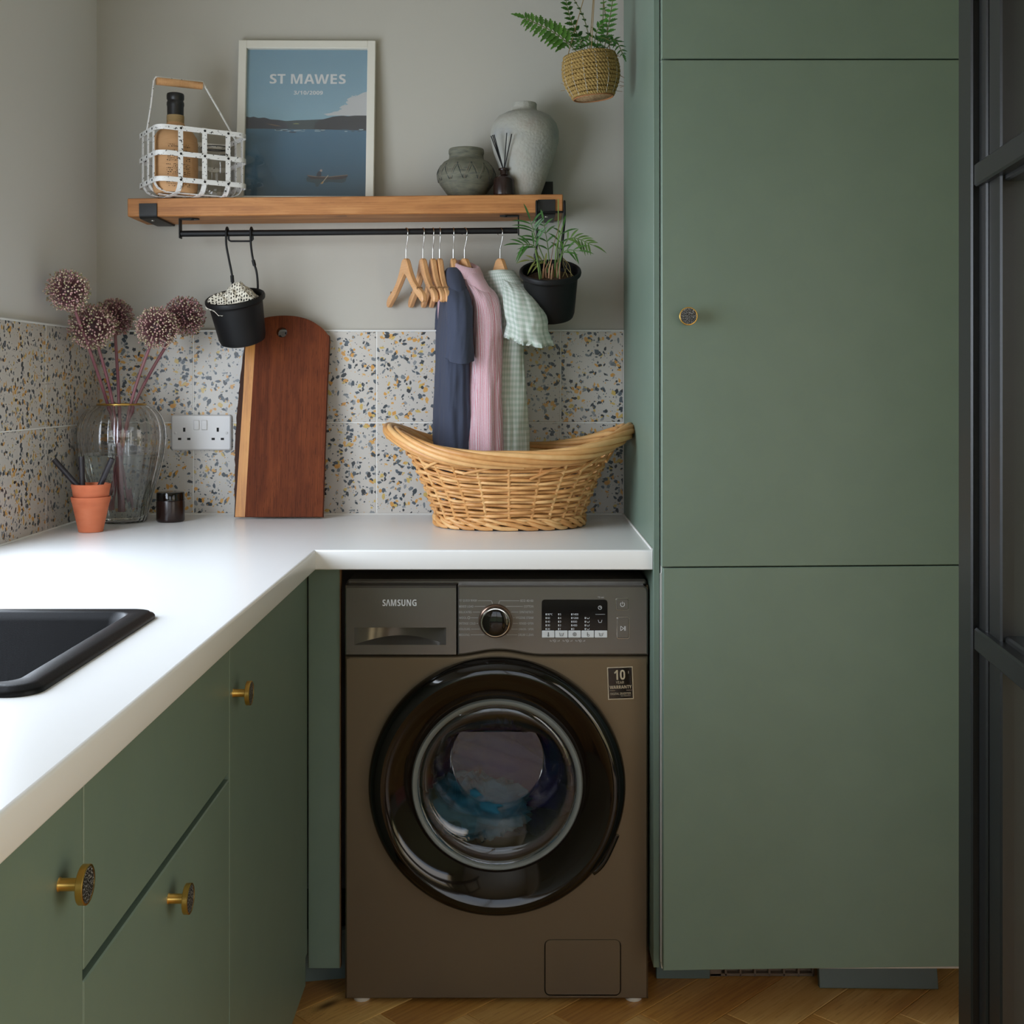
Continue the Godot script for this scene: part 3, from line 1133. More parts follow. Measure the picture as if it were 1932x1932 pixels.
func worktop_and_sink() -> void:
	# L-shaped slab with a hole for the basin: flat top pieces, a rounded nosing run along the front
	var top := 0.901
	var bot := 0.863
	var t := MB.new()
	var r := 0.004
	var xe := -0.385
	var zb := 0.640
	var ze := 2.62
	var hx0 := -0.955
	var hx1 := -0.515
	var hz0 := 1.315
	var hz1 := 1.705
	var up := Vector3.UP
	var rects := [[-1.019, 0.265, 0.010, zb - r], [-1.019, xe - r, zb - r, hz0], [-1.019, hx0, hz0, hz1], [hx1, xe - r, hz0, hz1], [-1.019, xe - r, hz1, ze]]
	for q in rects:
		for y in [top, bot]:
			t.oquad(Vector3(q[0], y, q[2]), Vector3(q[1], y, q[2]), Vector3(q[1], y, q[3]), Vector3(q[0], y, q[3]), up if y == top else -up)
	for e in [[Vector3(hx0, 0, hz0), Vector3(hx1, 0, hz0), Vector3(0, 0, 1)], [Vector3(hx1, 0, hz0), Vector3(hx1, 0, hz1), Vector3(-1, 0, 0)], [Vector3(hx1, 0, hz1), Vector3(hx0, 0, hz1), Vector3(0, 0, -1)], [Vector3(hx0, 0, hz1), Vector3(hx0, 0, hz0), Vector3(1, 0, 0)]]:
		t.oquad(e[0] + up * bot, e[1] + up * bot, e[1] + up * top, e[0] + up * top, e[2])
	# nosing profile: (how far out, height)
	var pr := []
	for k in 5:
		var f := PI / 2 * k / 4
		pr.append(Vector2(-r + sin(f) * r, top - r + cos(f) * r))
	for k in 3:
		var f := PI / 2 * k / 2
		pr.append(Vector2(-0.002 + cos(f) * 0.002, bot + 0.002 - sin(f) * 0.002))
	pr.append(Vector2(-r, bot))
	var rings := []
	for st_ in [[Vector3(xe, 0, ze), Vector3(1, 0, 0)], [Vector3(xe, 0, zb), Vector3(1, 0, 1)], [Vector3(0.265, 0, zb), Vector3(0, 0, 1)]]:
		var ring := []
		for p in pr:
			ring.append(st_[0] + st_[1] * p.x + up * p.y)
		rings.append(ring)
	t.loft(rings, false, false, false, false, 1.0, true)
	t.oquad(Vector3(0.265, bot, 0.01), Vector3(0.265, bot, zb), Vector3(0.265, top, zb), Vector3(0.265, top, 0.01), Vector3(1, 0, 0))
	t.oquad(Vector3(-1.019, bot, ze), Vector3(xe, bot, ze), Vector3(xe, top, ze), Vector3(-1.019, top, ze), Vector3(0, 0, 1))
	tag(obj("worktop", t, M.worktop), "continuous white L-shaped worktop above the green cabinets and washing machine", "worktop")
	# sink: raised rim, inner lip, basin
	var s := thing("sink", "black composite sink let into the white worktop at the left", "sink", Vector3(-0.735, 0.901, 1.51))
	var ring2 := func(w: float, d: float, rr: float, y: float) -> Array:
		var out := []
		for p in rrect(w, d, rr, 8):
			out.append(Vector3(p.x, y, p.y))
		return out
	var b := MB.new()
	var w := 0.484
	var d := 0.442
	b.loft([ring2.call(w, d, 0.030, 0.0), ring2.call(w, d, 0.030, 0.004), ring2.call(w - 0.004, d - 0.004, 0.028, 0.0065), ring2.call(w - 0.010, d - 0.010, 0.026, 0.0075), ring2.call(w - 0.014, d - 0.014, 0.024, 0.0095), ring2.call(w - 0.022, d - 0.022, 0.022, 0.0105), ring2.call(w - 0.060, d - 0.054, 0.022, 0.0100), ring2.call(w - 0.066, d - 0.060, 0.024, 0.0085), ring2.call(w - 0.074, d - 0.068, 0.026, -0.002), ring2.call(w - 0.090, d - 0.084, 0.04, -0.175), ring2.call(w - 0.13, d - 0.12, 0.04, -0.195)], true, false, true)
	obj("basin", b, M.sink, s)
	b = MB.new()
	b.xf = Transform3D(Basis(), Vector3(-0.03, -0.195, 0))
	b.lathe([Vector2(0.045, 0), Vector2(0.043, 0.003), Vector2(0.032, 0.003), Vector2(0.030, 0.001), Vector2(0, 0.001)], 32)
	obj("drain", b, M.chrome, s)


# ---------------------------------------------------------------- washing machine
func flat_ring(b: MB, c: Vector3, r: float, w: float, seg := 24, from := 0.0, to := TAU) -> void:
	for i in seg:
		var f0 := from + (to - from) * i / seg
		var f1 := from + (to - from) * (i + 1) / seg
		var d0 := Vector3(cos(f0), sin(f0), 0)
		var d1 := Vector3(cos(f1), sin(f1), 0)
		b.quad(c + d0 * (r - w / 2), c + d0 * (r + w / 2), c + d1 * (r + w / 2), c + d1 * (r - w / 2))


func flat_line(b: MB, p: Vector3, q: Vector3, w: float) -> void:
	var d := (q - p).normalized()
	var n := Vector3(-d.y, d.x, 0) * w / 2
	b.oquad(p - n, q - n, q + n, p + n, Vector3(0, 0, 1))


func panel_edge(x: float) -> float:
	var t := clampf(absf(x - 0.004) / 0.085, 0.0, 1.0)
	return 0.6855 + 0.0103 * (0.5 + 0.5 * cos(PI * t))


func washing_machine() -> void:
	var at := Vector3(-0.0366, 0, 0.589)
	var t := thing("washing_machine", "graphite washing machine with a round black door under the white worktop", "washing machine", at)
	var b := MB.new()
	b.box(Vector3(-0.2985, 0.4165, -0.28), Vector3(0.003, 0.811, 0.53), 0.0)
	b.box(Vector3(0.2985, 0.4165, -0.28), Vector3(0.003, 0.811, 0.53), 0.0)
	b.box(Vector3(0, 0.4165, -0.544), Vector3(0.6, 0.811, 0.003), 0.0)
	b.box(Vector3(0, 0.013, -0.28), Vector3(0.594, 0.003, 0.53), 0.0)
	# front sheet with the round opening; its rim is rolled back
	var dc := Vector2(0.001, 0.432)
	var hw := 0.2992
	var y0 := 0.150
	var angs := []
	for k in 96:
		angs.append(TAU * k / 96)
	for c in [Vector2(hw, 0.6855), Vector2(-hw, 0.6855), Vector2(-hw, y0), Vector2(hw, y0)]:
		angs.append(fposmod((c - dc).angle(), TAU))
	angs.sort()
	var rim := []
	var outer := []
	for f in angs:
		var d := Vector2(cos(f), sin(f))
		rim.append(dc + d * 0.162)
		var s := 9.0
		if d.x > 1e-5:
			s = minf(s, (hw - dc.x) / d.x)
		if d.x < -1e-5:
			s = minf(s, (-hw - dc.x) / d.x)
		if d.y < -1e-5:
			s = minf(s, (y0 - dc.y) / d.y)
		var p := dc + d * s
		if d.y > 1e-5:
			var q := dc + d * ((0.6855 - dc.y) / d.y)
			if (q - dc).length() <= s + 1e-6:
				p = Vector2(q.x, panel_edge(q.x))
		outer.append(p)
	var n := angs.size()
	b.g += 1
	for i in n:
		var j := (i + 1) % n
		var inset := []
		for k in [i, j]:
			var p: Vector2 = outer[k]
			var top: bool = p.y > 0.68
			inset.append(Vector2(clampf(p.x, -hw + 0.004, hw - 0.004), p.y - 0.0065 if top else p.y))
		var a := Vector3(rim[i].x, rim[i].y, 0)
		var a2 := Vector3(rim[j].x, rim[j].y, 0)
		var c := Vector3(inset[0].x, inset[0].y, 0)
		var c2 := Vector3(inset[1].x, inset[1].y, 0)
		b.quad(a, c, c2, a2, -1)
		var m := Vector3((inset[0].x + outer[i].x) / 2, (inset[0].y + outer[i].y) / 2, -0.0015)
		var m2 := Vector3((inset[1].x + outer[j].x) / 2, (inset[1].y + outer[j].y) / 2, -0.0015)
		b.quad(c, m, m2, c2, b.g)
		var e := Vector3(outer[i].x, outer[i].y, -0.007)
		var e2 := Vector3(outer[j].x, outer[j].y, -0.007)
		b.quad(m, e, e2, m2, b.g)
		b.quad(e, e + Vector3(0, 0, -0.02), e2 + Vector3(0, 0, -0.02), e2, b.g)
		b.quad(a, a2, a2 + Vector3(0, 0, -0.012), a + Vector3(0, 0, -0.012), b.g)
	# lower band round the filter hatch
	var hx := [-hw + 0.004, 0.0935, 0.2460, hw - 0.004]
	var hy := [0.012, 0.0150, 0.1270, y0]
	for i in 3:
		for j in 3:
			if i == 1 and j == 1:
				continue
			b.oquad(Vector3(hx[i], hy[j], 0), Vector3(hx[i + 1], hy[j], 0), Vector3(hx[i + 1], hy[j + 1], 0), Vector3(hx[i], hy[j + 1], 0), Vector3(0, 0, 1))
	for sx in [-1.0, 1.0]:
		b.oquad(Vector3(sx * (hw - 0.004), 0.012, 0), Vector3(sx * (hw - 0.004), y0, 0), Vector3(sx * hw, y0, -0.006), Vector3(sx * hw, 0.012, -0.006), Vector3(sx, 0, 1))
		b.oquad(Vector3(sx * hw, 0.012, -0.006), Vector3(sx * hw, y0, -0.006), Vector3(sx * hw, y0, -0.03), Vector3(sx * hw, 0.012, -0.03), Vector3(sx, 0, 0))
	b.oquad(Vector3(-hw, 0.012, 0), Vector3(hw, 0.012, 0), Vector3(hw, 0.0085, -0.004), Vector3(-hw, 0.0085, -0.004), Vector3(0, -1, 1))
	b.oquad(Vector3(-hw, 0.0085, -0.004), Vector3(hw, 0.0085, -0.004), Vector3(hw, 0.0085, -0.03), Vector3(-hw, 0.0085, -0.03), Vector3(0, -1, 0))
	obj("body", b, M.graphite, t)
	b = MB.new()
	b.box(Vector3(0, 0.826, -0.285), Vector3(0.597, 0.012, 0.52), 0.004)
	obj("lid", b, M.panel_gloss, t)
	b = MB.new()
	b.box(Vector3(0.16975, 0.071, -0.012), Vector3(0.16, 0.12, 0.002))
	obj("hatch_recess", b, M.gap, t)
	b = MB.new()
	b.xf = Transform3D(Basis(), Vector3(0.16975, 0.071, 0))
	b.extrude(rrect(0.1485, 0.1085, 0.010), -0.010, 0.0003, 0.0012, true)
	obj("filter_hatch", b, M.graphite, t)
	# corners left open round the rounded hatch are closed by a thin frame
	b = MB.new()
	b.xf = Transform3D(Basis(), Vector3(0.16975, 0.071, 0))
	var rr := rrect(0.1515, 0.1110, 0.012)
	var sq := rrect(0.1526, 0.1121, 0.0001)
	for i in rr.size():
		var j := (i + 1) % rr.size()
		b.oquad(Vector3(rr[i].x, rr[i].y, 0), Vector3(sq[i].x, sq[i].y, 0), Vector3(sq[j].x, sq[j].y, 0), Vector3(rr[j].x, rr[j].y, 0), Vector3(0, 0, 1))
	obj("hatch_surround", b, M.graphite, t)
	for x in [-0.268, 0.2715]:
		b = MB.new()
		b.xf = Transform3D(Basis(), Vector3(x, 0, -0.022))
		b.lathe([Vector2(0, 0), Vector2(0.0165, 0.0), Vector2(0.0172, 0.001), Vector2(0.0172, 0.0085), Vector2(0.015, 0.0105), Vector2(0.008, 0.011), Vector2(0.008, 0.02)], 12)
		obj("foot", b, M.foot, t)
	# detergent drawer with a scooped handle
	var pz := 0.002
	b = MB.new()
	var dx0 := -0.2990
	var dx1 := -0.0785
	var dy0 := 0.6875
	var dy1 := 0.8235
	var hx0 := -0.2805
	var hx1 := -0.0995
	var hy0 := 0.7075
	var hy1 := 0.7415
	var zs := Vector3(0, 0, 1)
	for q in [[dx0 + 0.003, dx1 - 0.001, dy0 + 0.001, hy0], [dx0 + 0.003, hx0, hy0, hy1], [hx1, dx1 - 0.001, hy0, hy1], [dx0 + 0.003, dx1 - 0.001, hy1, dy1 - 0.004]]:
		b.oquad(Vector3(q[0], q[2], pz), Vector3(q[1], q[2], pz), Vector3(q[1], q[3], pz), Vector3(q[0], q[3], pz), zs)
	b.oquad(Vector3(dx0 + 0.003, dy1 - 0.004, pz), Vector3(dx1 - 0.001, dy1 - 0.004, pz), Vector3(dx1 - 0.001, dy1, pz - 0.005), Vector3(dx0 + 0.004, dy1, pz - 0.005), Vector3(0, 1, 1))
	b.oquad(Vector3(dx0 + 0.004, dy1, pz - 0.005), Vector3(dx1 - 0.001, dy1, pz - 0.005), Vector3(dx1 - 0.001, dy1 + 0.003, pz - 0.03), Vector3(dx0 + 0.006, dy1 + 0.003, pz - 0.03), Vector3(0, 1, 0.2))
	b.oquad(Vector3(dx0 + 0.003, dy0 + 0.001, pz), Vector3(dx0 + 0.003, dy1 - 0.004, pz), Vector3(dx0, dy1 - 0.008, pz - 0.006), Vector3(dx0, dy0, pz - 0.006), Vector3(-1, 0, 1))
	b.oquad(Vector3(dx0, dy0, pz - 0.006), Vector3(dx0, dy1 - 0.008, pz - 0.006), Vector3(dx0, dy1 - 0.008, pz - 0.04), Vector3(dx0, dy0, pz - 0.04), Vector3(-1, 0, 0))
	b.oquad(Vector3(dx1 - 0.001, dy0, pz), Vector3(dx1 - 0.001, dy1 - 0.002, pz), Vector3(dx1 - 0.001, dy1 - 0.002, pz - 0.01), Vector3(dx1 - 0.001, dy0, pz - 0.01), Vector3(1, 0, 0))
	# scoop: the back wall bows away, the sill is a shallow curved lip
	b.g += 1
	var m := 24
	for i in m:
		var u0 := float(i) / m
		var u1 := float(i + 1) / m
		var xa := lerpf(hx0, hx1, u0)
		var xb := lerpf(hx0, hx1, u1)
		var za := pz - 0.034 * pow(sin(PI * u0), 0.7)
		var zb := pz - 0.034 * pow(sin(PI * u1), 0.7)
		var ya := hy0 + 0.012 * sin(PI * u0)
		var yb := hy0 + 0.012 * sin(PI * u1)
		b.quad(Vector3(xa, ya, za), Vector3(xb, yb, zb), Vector3(xb, hy1, zb), Vector3(xa, hy1, za), b.g)
		b.quad(Vector3(xa, hy0, pz), Vector3(xb, hy0, pz), Vector3(xb, yb, zb), Vector3(xa, ya, za), b.g + 1)
		b.quad(Vector3(xa, hy1, za), Vector3(xb, hy1, zb), Vector3(xb, hy1, pz), Vector3(xa, hy1, pz), -1)
	b.g += 1
	obj("detergent_drawer", b, M.panel_gloss, t)
	b = MB.new()
	put_text(b, "S\u039bMSUNG", Vector3(-0.1912, 0.7906, pz + 0.0005), 0.0125, 0, 0.067, true)
	obj("maker_lettering", b, M.print_white, t)
	# control panel; its lower edge arches over the door
	b = MB.new()
	var poly := PackedVector2Array()
	for k in 41:
		var x := lerpf(-0.0765, 0.2985, k / 40.0)
		poly.append(Vector2(x, panel_edge(x) + 0.002))
	poly.append(Vector2(0.2985, 0.812))
	poly.append(Vector2(0.296, 0.820))
	poly.append(Vector2(0.290, 0.8240))
	poly.append(Vector2(-0.0765, 0.8240))
	b.extrude(poly, -0.03, pz, 0.003)
	var cp := obj("control_panel", b, M.panel_gloss, t)
	# printing
	b = MB.new()
	var tz := pz + 0.0005
	var dial := Vector2(-0.002, 0.7549)
	var lefts := [["15' QUICK WASH", 0.0350], ["MIXED LOAD", 0.0282], ["DELICATES", 0.0245], ["WOOL", 0.0150], ["INTENSE COLD", 0.0322], ["COLOURS", 0.0215], ["BEDDING", 0.0205]]
	var rights := [["ECO 40-60", 0.0252], ["COTTON", 0.0184], ["SYNTHETICS", 0.0272], ["HYGIENE STEAM", 0.0345], ["RINSE+SPIN", 0.0277], ["DRAIN / SPIN", 0.0287], ["DRUM CLEAN", 0.0297]]
	for k in 7:
		var y := 0.7946 - 0.01118 * k
		put_text(b, lefts[k][0], Vector3(-0.0738, y, tz), 0.0043, -1, lefts[k][1])
		put_text(b, rights[k][0], Vector3(0.0724, y, tz), 0.0043, 1, rights[k][1])
		var dx := sqrt(maxf(0.035 * 0.035 - pow(y - dial.y, 2), 0.0001))
		var la: float = -0.0738 + lefts[k][1] + 0.002 + (0.006 if k == 3 else 0.0)
		var ra: float = 0.0724 - rights[k][1] - 0.002
		if k == 0:
			flat_line(b, Vector3(la, y, tz), Vector3(-0.010, y, tz), 0.0007)
			flat_line(b, Vector3(-0.010, y, tz), Vector3(-0.008, y - 0.006, tz), 0.0007)
			flat_line(b, Vector3(0.006, y, tz), Vector3(ra, y, tz), 0.0007)
			flat_line(b, Vector3(0.006, y, tz), Vector3(0.004, y - 0.006, tz), 0.0007)
		else:
			if dial.x - dx > la:
				flat_line(b, Vector3(la, y, tz), Vector3(dial.x - dx, y, tz), 0.0007)
			if dial.x + dx < ra:
				flat_line(b, Vector3(dial.x + dx, y, tz), Vector3(ra, y, tz), 0.0007)
		if k == 3:
			flat_ring(b, Vector3(la - 0.004, y, tz), 0.0024, 0.0008)
	put_text(b, "*3 sec", Vector3(0.2055, 0.8015, tz), 0.0030, 0, 0.0125)
	for k in 3:
		var x := 0.1145 + 0.0252 * k
		flat_line(b, Vector3(x - 0.009, 0.7150, tz), Vector3(x - 0.005, 0.7150, tz), 0.0007)
		flat_line(b, Vector3(x - 0.009, 0.7150, tz), Vector3(x - 0.009, 0.7175, tz), 0.0007)
		flat_line(b, Vector3(x + 0.005, 0.7150, tz), Vector3(x + 0.009, 0.7150, tz), 0.0007)
		flat_line(b, Vector3(x + 0.009, 0.7150, tz), Vector3(x + 0.009, 0.7175, tz), 0.0007)
		flat_ring(b, Vector3(x, 0.7155, tz), 0.0020, 0.0008, 12)
		put_text(b, "*", Vector3(x - 0.0035, 0.7172, tz), 0.003)
	obj("printing", b, M.print_grey, cp)
	# dial
	var turn := Basis(Vector3.RIGHT, PI / 2)
	b = MB.new()
	b.xf = Transform3D(turn, Vector3(dial.x, dial.y, pz))
	b.lathe([Vector2(0.0335, 0.0), Vector2(0.0330, 0.003), Vector2(0.0318, 0.005), Vector2(0.0302, 0.0058), Vector2(0.0295, 0.008), Vector2(0.0292, 0.017)], 64)
	var dl := obj("dial", b, M.bronze_ring, cp)
	dl.set_meta("label", "bronze ring of the programme dial")
	b = MB.new()
	b.xf = Transform3D(turn, Vector3(dial.x, dial.y, pz))
	b.lathe([Vector2(0.0292, 0.010), Vector2(0.0288, 0.0175), Vector2(0.0278, 0.019), Vector2(0.0262, 0.0192), Vector2(0.0255, 0.0180)], 64)
	obj("dial_rim", b, M.chrome, cp)
	b = MB.new()
	b.xf = Transform3D(turn, Vector3(dial.x, dial.y, pz))
	b.lathe([Vector2(0.0255, 0.0178), Vector2(0.0235, 0.0186), Vector2(0.018, 0.0198), Vector2(0.010, 0.0206), Vector2(0, 0.0208)], 48)
	obj("dial_cap", b, M.black_gloss, cp)
	# display with its five white keys
	b = MB.new()
	b.xf = Transform3D(Basis(), Vector3(0.1536, 0.7591, 0))
	b.extrude(rrect(0.1296, 0.0755, 0.006), 0.0, pz + 0.0012, 0.0008, true)
	obj("display", b, M.black_gloss, cp)
	for k in 5:
		b = MB.new()
		b.box(Vector3(0.1017 + 0.02595 * k, 0.7290, pz + 0.0008), Vector3(0.0248, 0.0142, 0.003), 0.0008)
		obj("key", b, M.button_white, cp)
	b = MB.new()
	var kz := pz + 0.0028
	for k in 5:
		var x := 0.1017 + 0.02595 * k
		if k == 0:
			b.box(Vector3(x, 0.7300, kz), Vector3(0.0013, 0.006, 0.0006))
			flat_ring(b, Vector3(x, 0.7262, kz), 0.0012, 0.001, 12)
		elif k == 2:
			flat_ring(b, Vector3(x, 0.729, kz), 0.0033, 0.0008)
			flat_ring(b, Vector3(x, 0.729, kz), 0.0014, 0.0008)
		elif k == 3:
			flat_line(b, Vector3(x - 0.001, 0.733, kz), Vector3(x - 0.001, 0.728, kz), 0.001)
			flat_ring(b, Vector3(x + 0.0008, 0.727, kz), 0.0020, 0.0008, 12)
		else:
			flat_line(b, Vector3(x - 0.004, 0.732, kz), Vector3(x - 0.0025, 0.726, kz), 0.0008)
			flat_line(b, Vector3(x - 0.0025, 0.726, kz), Vector3(x + 0.0025, 0.726, kz), 0.0008)
			flat_line(b, Vector3(x + 0.0025, 0.726, kz), Vector3(x + 0.004, 0.732, kz), 0.0008)
			flat_line(b, Vector3(x - 0.002, 0.7295, kz), Vector3(x + 0.002, 0.7295, kz), 0.0008)
	obj("key_symbols", b, M.gap, cp).set_meta("kind", "stuff")
	b = MB.new()
	var fz := pz + 0.0017
	var cols := [[0.0975, ["90\u00b0C", "60", "40", "30", "20"]], [0.1222, ["5", "4", "3", "2", "1"]], [0.1480, ["1400", "1200", "800", "400", "0"]], [0.1745, ["", "", "", "", ""]]]
	for c in cols:
		for k in 5:
			if c[0] > 0.17 and k == 0:
				continue
			var y := 0.7680 - 0.0072 * k
			b.box(Vector3(c[0], y, fz), Vector3(0.0019, 0.0036, 0.0004))
			if c[1][k]:
				put_text(b, c[1][k], Vector3(c[0] + 0.0024, y, fz), 0.0036, -1)
			else:
				flat_line(b, Vector3(c[0] + 0.003, y + 0.0015, fz), Vector3(c[0] + 0.0038, y - 0.0015, fz), 0.0007)
				flat_line(b, Vector3(c[0] + 0.0038, y - 0.0015, fz), Vector3(c[0] + 0.0072, y - 0.0015, fz), 0.0007)
				flat_line(b, Vector3(c[0] + 0.0072, y - 0.0015, fz), Vector3(c[0] + 0.008, y + 0.0015, fz), 0.0007)
	flat_ring(b, Vector3(0.2035, 0.7812, fz), 0.0034, 0.0008)
	flat_line(b, Vector3(0.2035, 0.7812, fz), Vector3(0.2035, 0.7835, fz), 0.0007)
	flat_line(b, Vector3(0.2035, 0.7812, fz), Vector3(0.2055, 0.7812, fz), 0.0007)
	flat_line(b, Vector3(0.1945, 0.7680, fz), Vector3(0.2135, 0.7680, fz), 0.0005)
	flat_line(b, Vector3(0.2000, 0.7570, fz), Vector3(0.2015, 0.7520, fz), 0.0007)
	flat_line(b, Vector3(0.2015, 0.7520, fz), Vector3(0.2060, 0.7520, fz), 0.0007)
	flat_line(b, Vector3(0.2060, 0.7520, fz), Vector3(0.2075, 0.7570, fz), 0.0007)
	obj("display_symbols", b, M.print_white, cp)
	# power and start keys
	for q in [[0.2478, 0.7878, 0.0245, 0.0225, "power_key"], [0.2492, 0.7410, 0.0235, 0.0415, "start_key"]]:
		b = MB.new()
		b.xf = Transform3D(Basis(), Vector3(q[0], q[1], 0))
		b.extrude(rrect(q[2] + 0.0022, q[3] + 0.0022, 0.004), 0.0, pz + 0.0004, 0.0004, true)
		obj("key_surround", b, M.chrome, cp)
		b = MB.new()
		b.xf = Transform3D(Basis(), Vector3(q[0], q[1], 0))
		b.extrude(rrect(q[2], q[3], 0.0035), 0.0, pz + 0.0018, 0.0016, true)
		obj(q[4], b, M.panel_gloss, cp)
	b = MB.new()
	flat_ring(b, Vector3(0.2478, 0.7876, pz + 0.0022), 0.0041, 0.0009, 24, PI / 2 + 0.6, PI / 2 + TAU - 0.6)
	flat_line(b, Vector3(0.2478, 0.7880, pz + 0.0022), Vector3(0.2478, 0.7930, pz + 0.0022), 0.0009)
	var sx := 0.2478
	var sy := 0.7404
	for e in [[Vector2(-0.0035, 0.0045), Vector2(-0.0035, -0.0045)], [Vector2(-0.0035, -0.0045), Vector2(0.0025, 0)], [Vector2(0.0025, 0), Vector2(-0.0035, 0.0045)], [Vector2(0.0040, 0.0045), Vector2(0.0040, -0.0045)], [Vector2(0.0058, 0.0045), Vector2(0.0058, -0.0045)]]:
		flat_line(b, Vector3(sx + e[0].x, sy + e[0].y, pz + 0.0022), Vector3(sx + e[1].x, sy + e[1].y, pz + 0.0022), 0.0008)
	obj("key_marks", b, M.print_white, cp).set_meta("kind", "stuff")
	# warranty sticker
	b = MB.new()
	b.box(Vector3.ZERO, Vector3(0.0505, 0.0640, 0.0004))
	var stk := obj("sticker", b, M.silver, t)
	stk.transform = Transform3D(Basis(Vector3(0, 0, 1), 0.035), Vector3(0.2440, 0.6320, 0.0006))
	b = MB.new()
	b.box(Vector3(0, 0, 0.0003), Vector3(0.0470, 0.0605, 0.0003))
	obj("sticker_face", b, M.black_gloss, stk)
	b = MB.new()
	var kx := 0.0009
	put_text(b, "10", Vector3(-0.001, 0.0165, kx), 0.0190, 0, 0.0215, true)
	put_text(b, "YEAR", Vector3(-0.001, 0.0015, kx), 0.0052, 0, 0.0160)
	put_text(b, "WARRANTY", Vector3(0, -0.0075, kx), 0.0062, 0, 0.0430, true)
	flat_line(b, Vector3(-0.022, -0.0142, kx), Vector3(-0.011, -0.0142, kx), 0.0005)
	flat_line(b, Vector3(0.011, -0.0142, kx), Vector3(0.022, -0.0142, kx), 0.0005)
	put_text(b, "DIGITAL INVERTER", Vector3(-0.0005, -0.0205, kx), 0.0044, 0, 0.0400)
	put_text(b, "TECHNOLOGY", Vector3(0.0095, -0.0250, kx), 0.0018, 0, 0.0200)
	b.box(Vector3(0.0165, 0.0210, kx), Vector3(0.0010, 0.0050, 0.0002))
	obj("sticker_lettering", b, M.silver, stk)
	# door: black rim, smoked dish, grey seal, glass bowl
	var dt := Transform3D(turn, Vector3(dc.x, dc.y, 0.0))
	b = MB.new()
	b.xf = dt
	b.lathe([Vector2(0.2500, 0.0), Vector2(0.2528, 0.002), Vector2(0.2525, 0.012), Vector2(0.2505, 0.020), Vector2(0.2465, 0.028), Vector2(0.2405, 0.0345), Vector2(0.2330, 0.038), Vector2(0.2260, 0.0385)], 128)
	var dr := obj("door", b, M.black_gloss, t)
	b = MB.new()
	b.xf = dt
	b.lathe([Vector2(0.2260, 0.0385), Vector2(0.2190, 0.0370), Vector2(0.2080, 0.0320), Vector2(0.1960, 0.0245), Vector2(0.1860, 0.0165), Vector2(0.1780, 0.0090), Vector2(0.1720, 0.0030), Vector2(0.1690, 0.0000)], 128)
	obj("door_dish", b, M.smoke, dr)
	b = MB.new()
	b.xf = dt
	b.lathe([Vector2(0.1690, -0.004), Vector2(0.1685, 0.0030), Vector2(0.1660, 0.0060), Vector2(0.1625, 0.0062), Vector2(0.1590, 0.0045), Vector2(0.1560, 0.0000), Vector2(0.1545, -0.012)], 128)
	obj("door_seal", b, M.grey_seal, dr)
	b = MB.new()
	b.xf = Transform3D(Basis(), Vector3(dc.x, dc.y, 0))
	var rings := []
	for q in [[0.0, 0.003], [0.12, 0.008], [0.3, 0.004], [0.55, -0.012], [0.8, -0.036], [0.92, -0.052], [1.0, -0.058]]:
		var ring := []
		for i in 96:
			var f := TAU * i / 96
			var o := Vector2(cos(f), sin(f)) * 0.1565
			var inn := Vector2(cos(f), sin(f)) * 0.0935 + Vector2(0, 0.033)
			inn.y = minf(inn.y, 0.0867)
			var p := o.lerp(inn, q[0])
			ring.append(Vector3(p.x, p.y, q[1]))
		rings.append(ring)
	# a thick shell: outside surface, then the inside one a few millimetres behind it
	for i in range(rings.size() - 1, -1, -1):
		var ring := []
		for p in rings[i]:
			ring.append(Vector3(p.x * 0.985, (p.y - 0.005) * 0.985 + 0.005, p.z - 0.006))
		rings.append(ring)
		if rings.size() >= 14:
			break
	var front := rings.slice(0, 7)
	var back := rings.slice(7)
	b.loft(front, false, false, true)
	b.loft(back, false, true, false)
	b.loft([back[back.size() - 1], front[0]], false)
	obj("glass_bowl", b, M.solid_glass, dr)
	# handle cut into the lower right of the rim
	b = MB.new()
	b.xf = dt
	var gp := []
	for i in 13:
		var f := deg_to_rad(lerpf(-22.0, -42.0, i / 12.0))
		var rr2 := 0.2520 + 0.0035 * sin(PI * pow(i / 12.0, 2.2))
		gp.append(Vector3(cos(f) * rr2, 0.010, -sin(f) * rr2))
	b.tube(gp, 0.0075, 10)
	obj("door_grip", b, M.black_gloss, dr)
	# drum
	b = MB.new()
	b.xf = dt
	b.lathe([Vector2(0.166, -0.004), Vector2(0.166, -0.05), Vector2(0.235, -0.06), Vector2(0.240, -0.07), Vector2(0.240, -0.34), Vector2(0.20, -0.36), Vector2(0, -0.37)], 64)
	obj("drum", b, M.drum, t)
	# washing seen through the glass
	var w := MB.new()
	lump(w, Vector3(-0.045, -0.085, 0), Vector3(0.105, 0.062, 0.075), 3, 0.35)
	var o1 := obj("towel", w, M.teal_cloth)
	o1.position = at + Vector3(dc.x, dc.y, -0.125)
	tag(o1, "teal towel heaped behind the glass of the washing machine door", "towel")
	w = MB.new()
	lump(w, Vector3(0.03, -0.055, 0), Vector3(0.165, 0.115, 0.085), 9, 0.3)
	var o2 := obj("garment", w, M.blue_cloth)
	o2.position = at + Vector3(dc.x, dc.y, -0.225)
	tag(o2, "dark blue garment inside the washing machine drum, behind the teal towel", "garment")


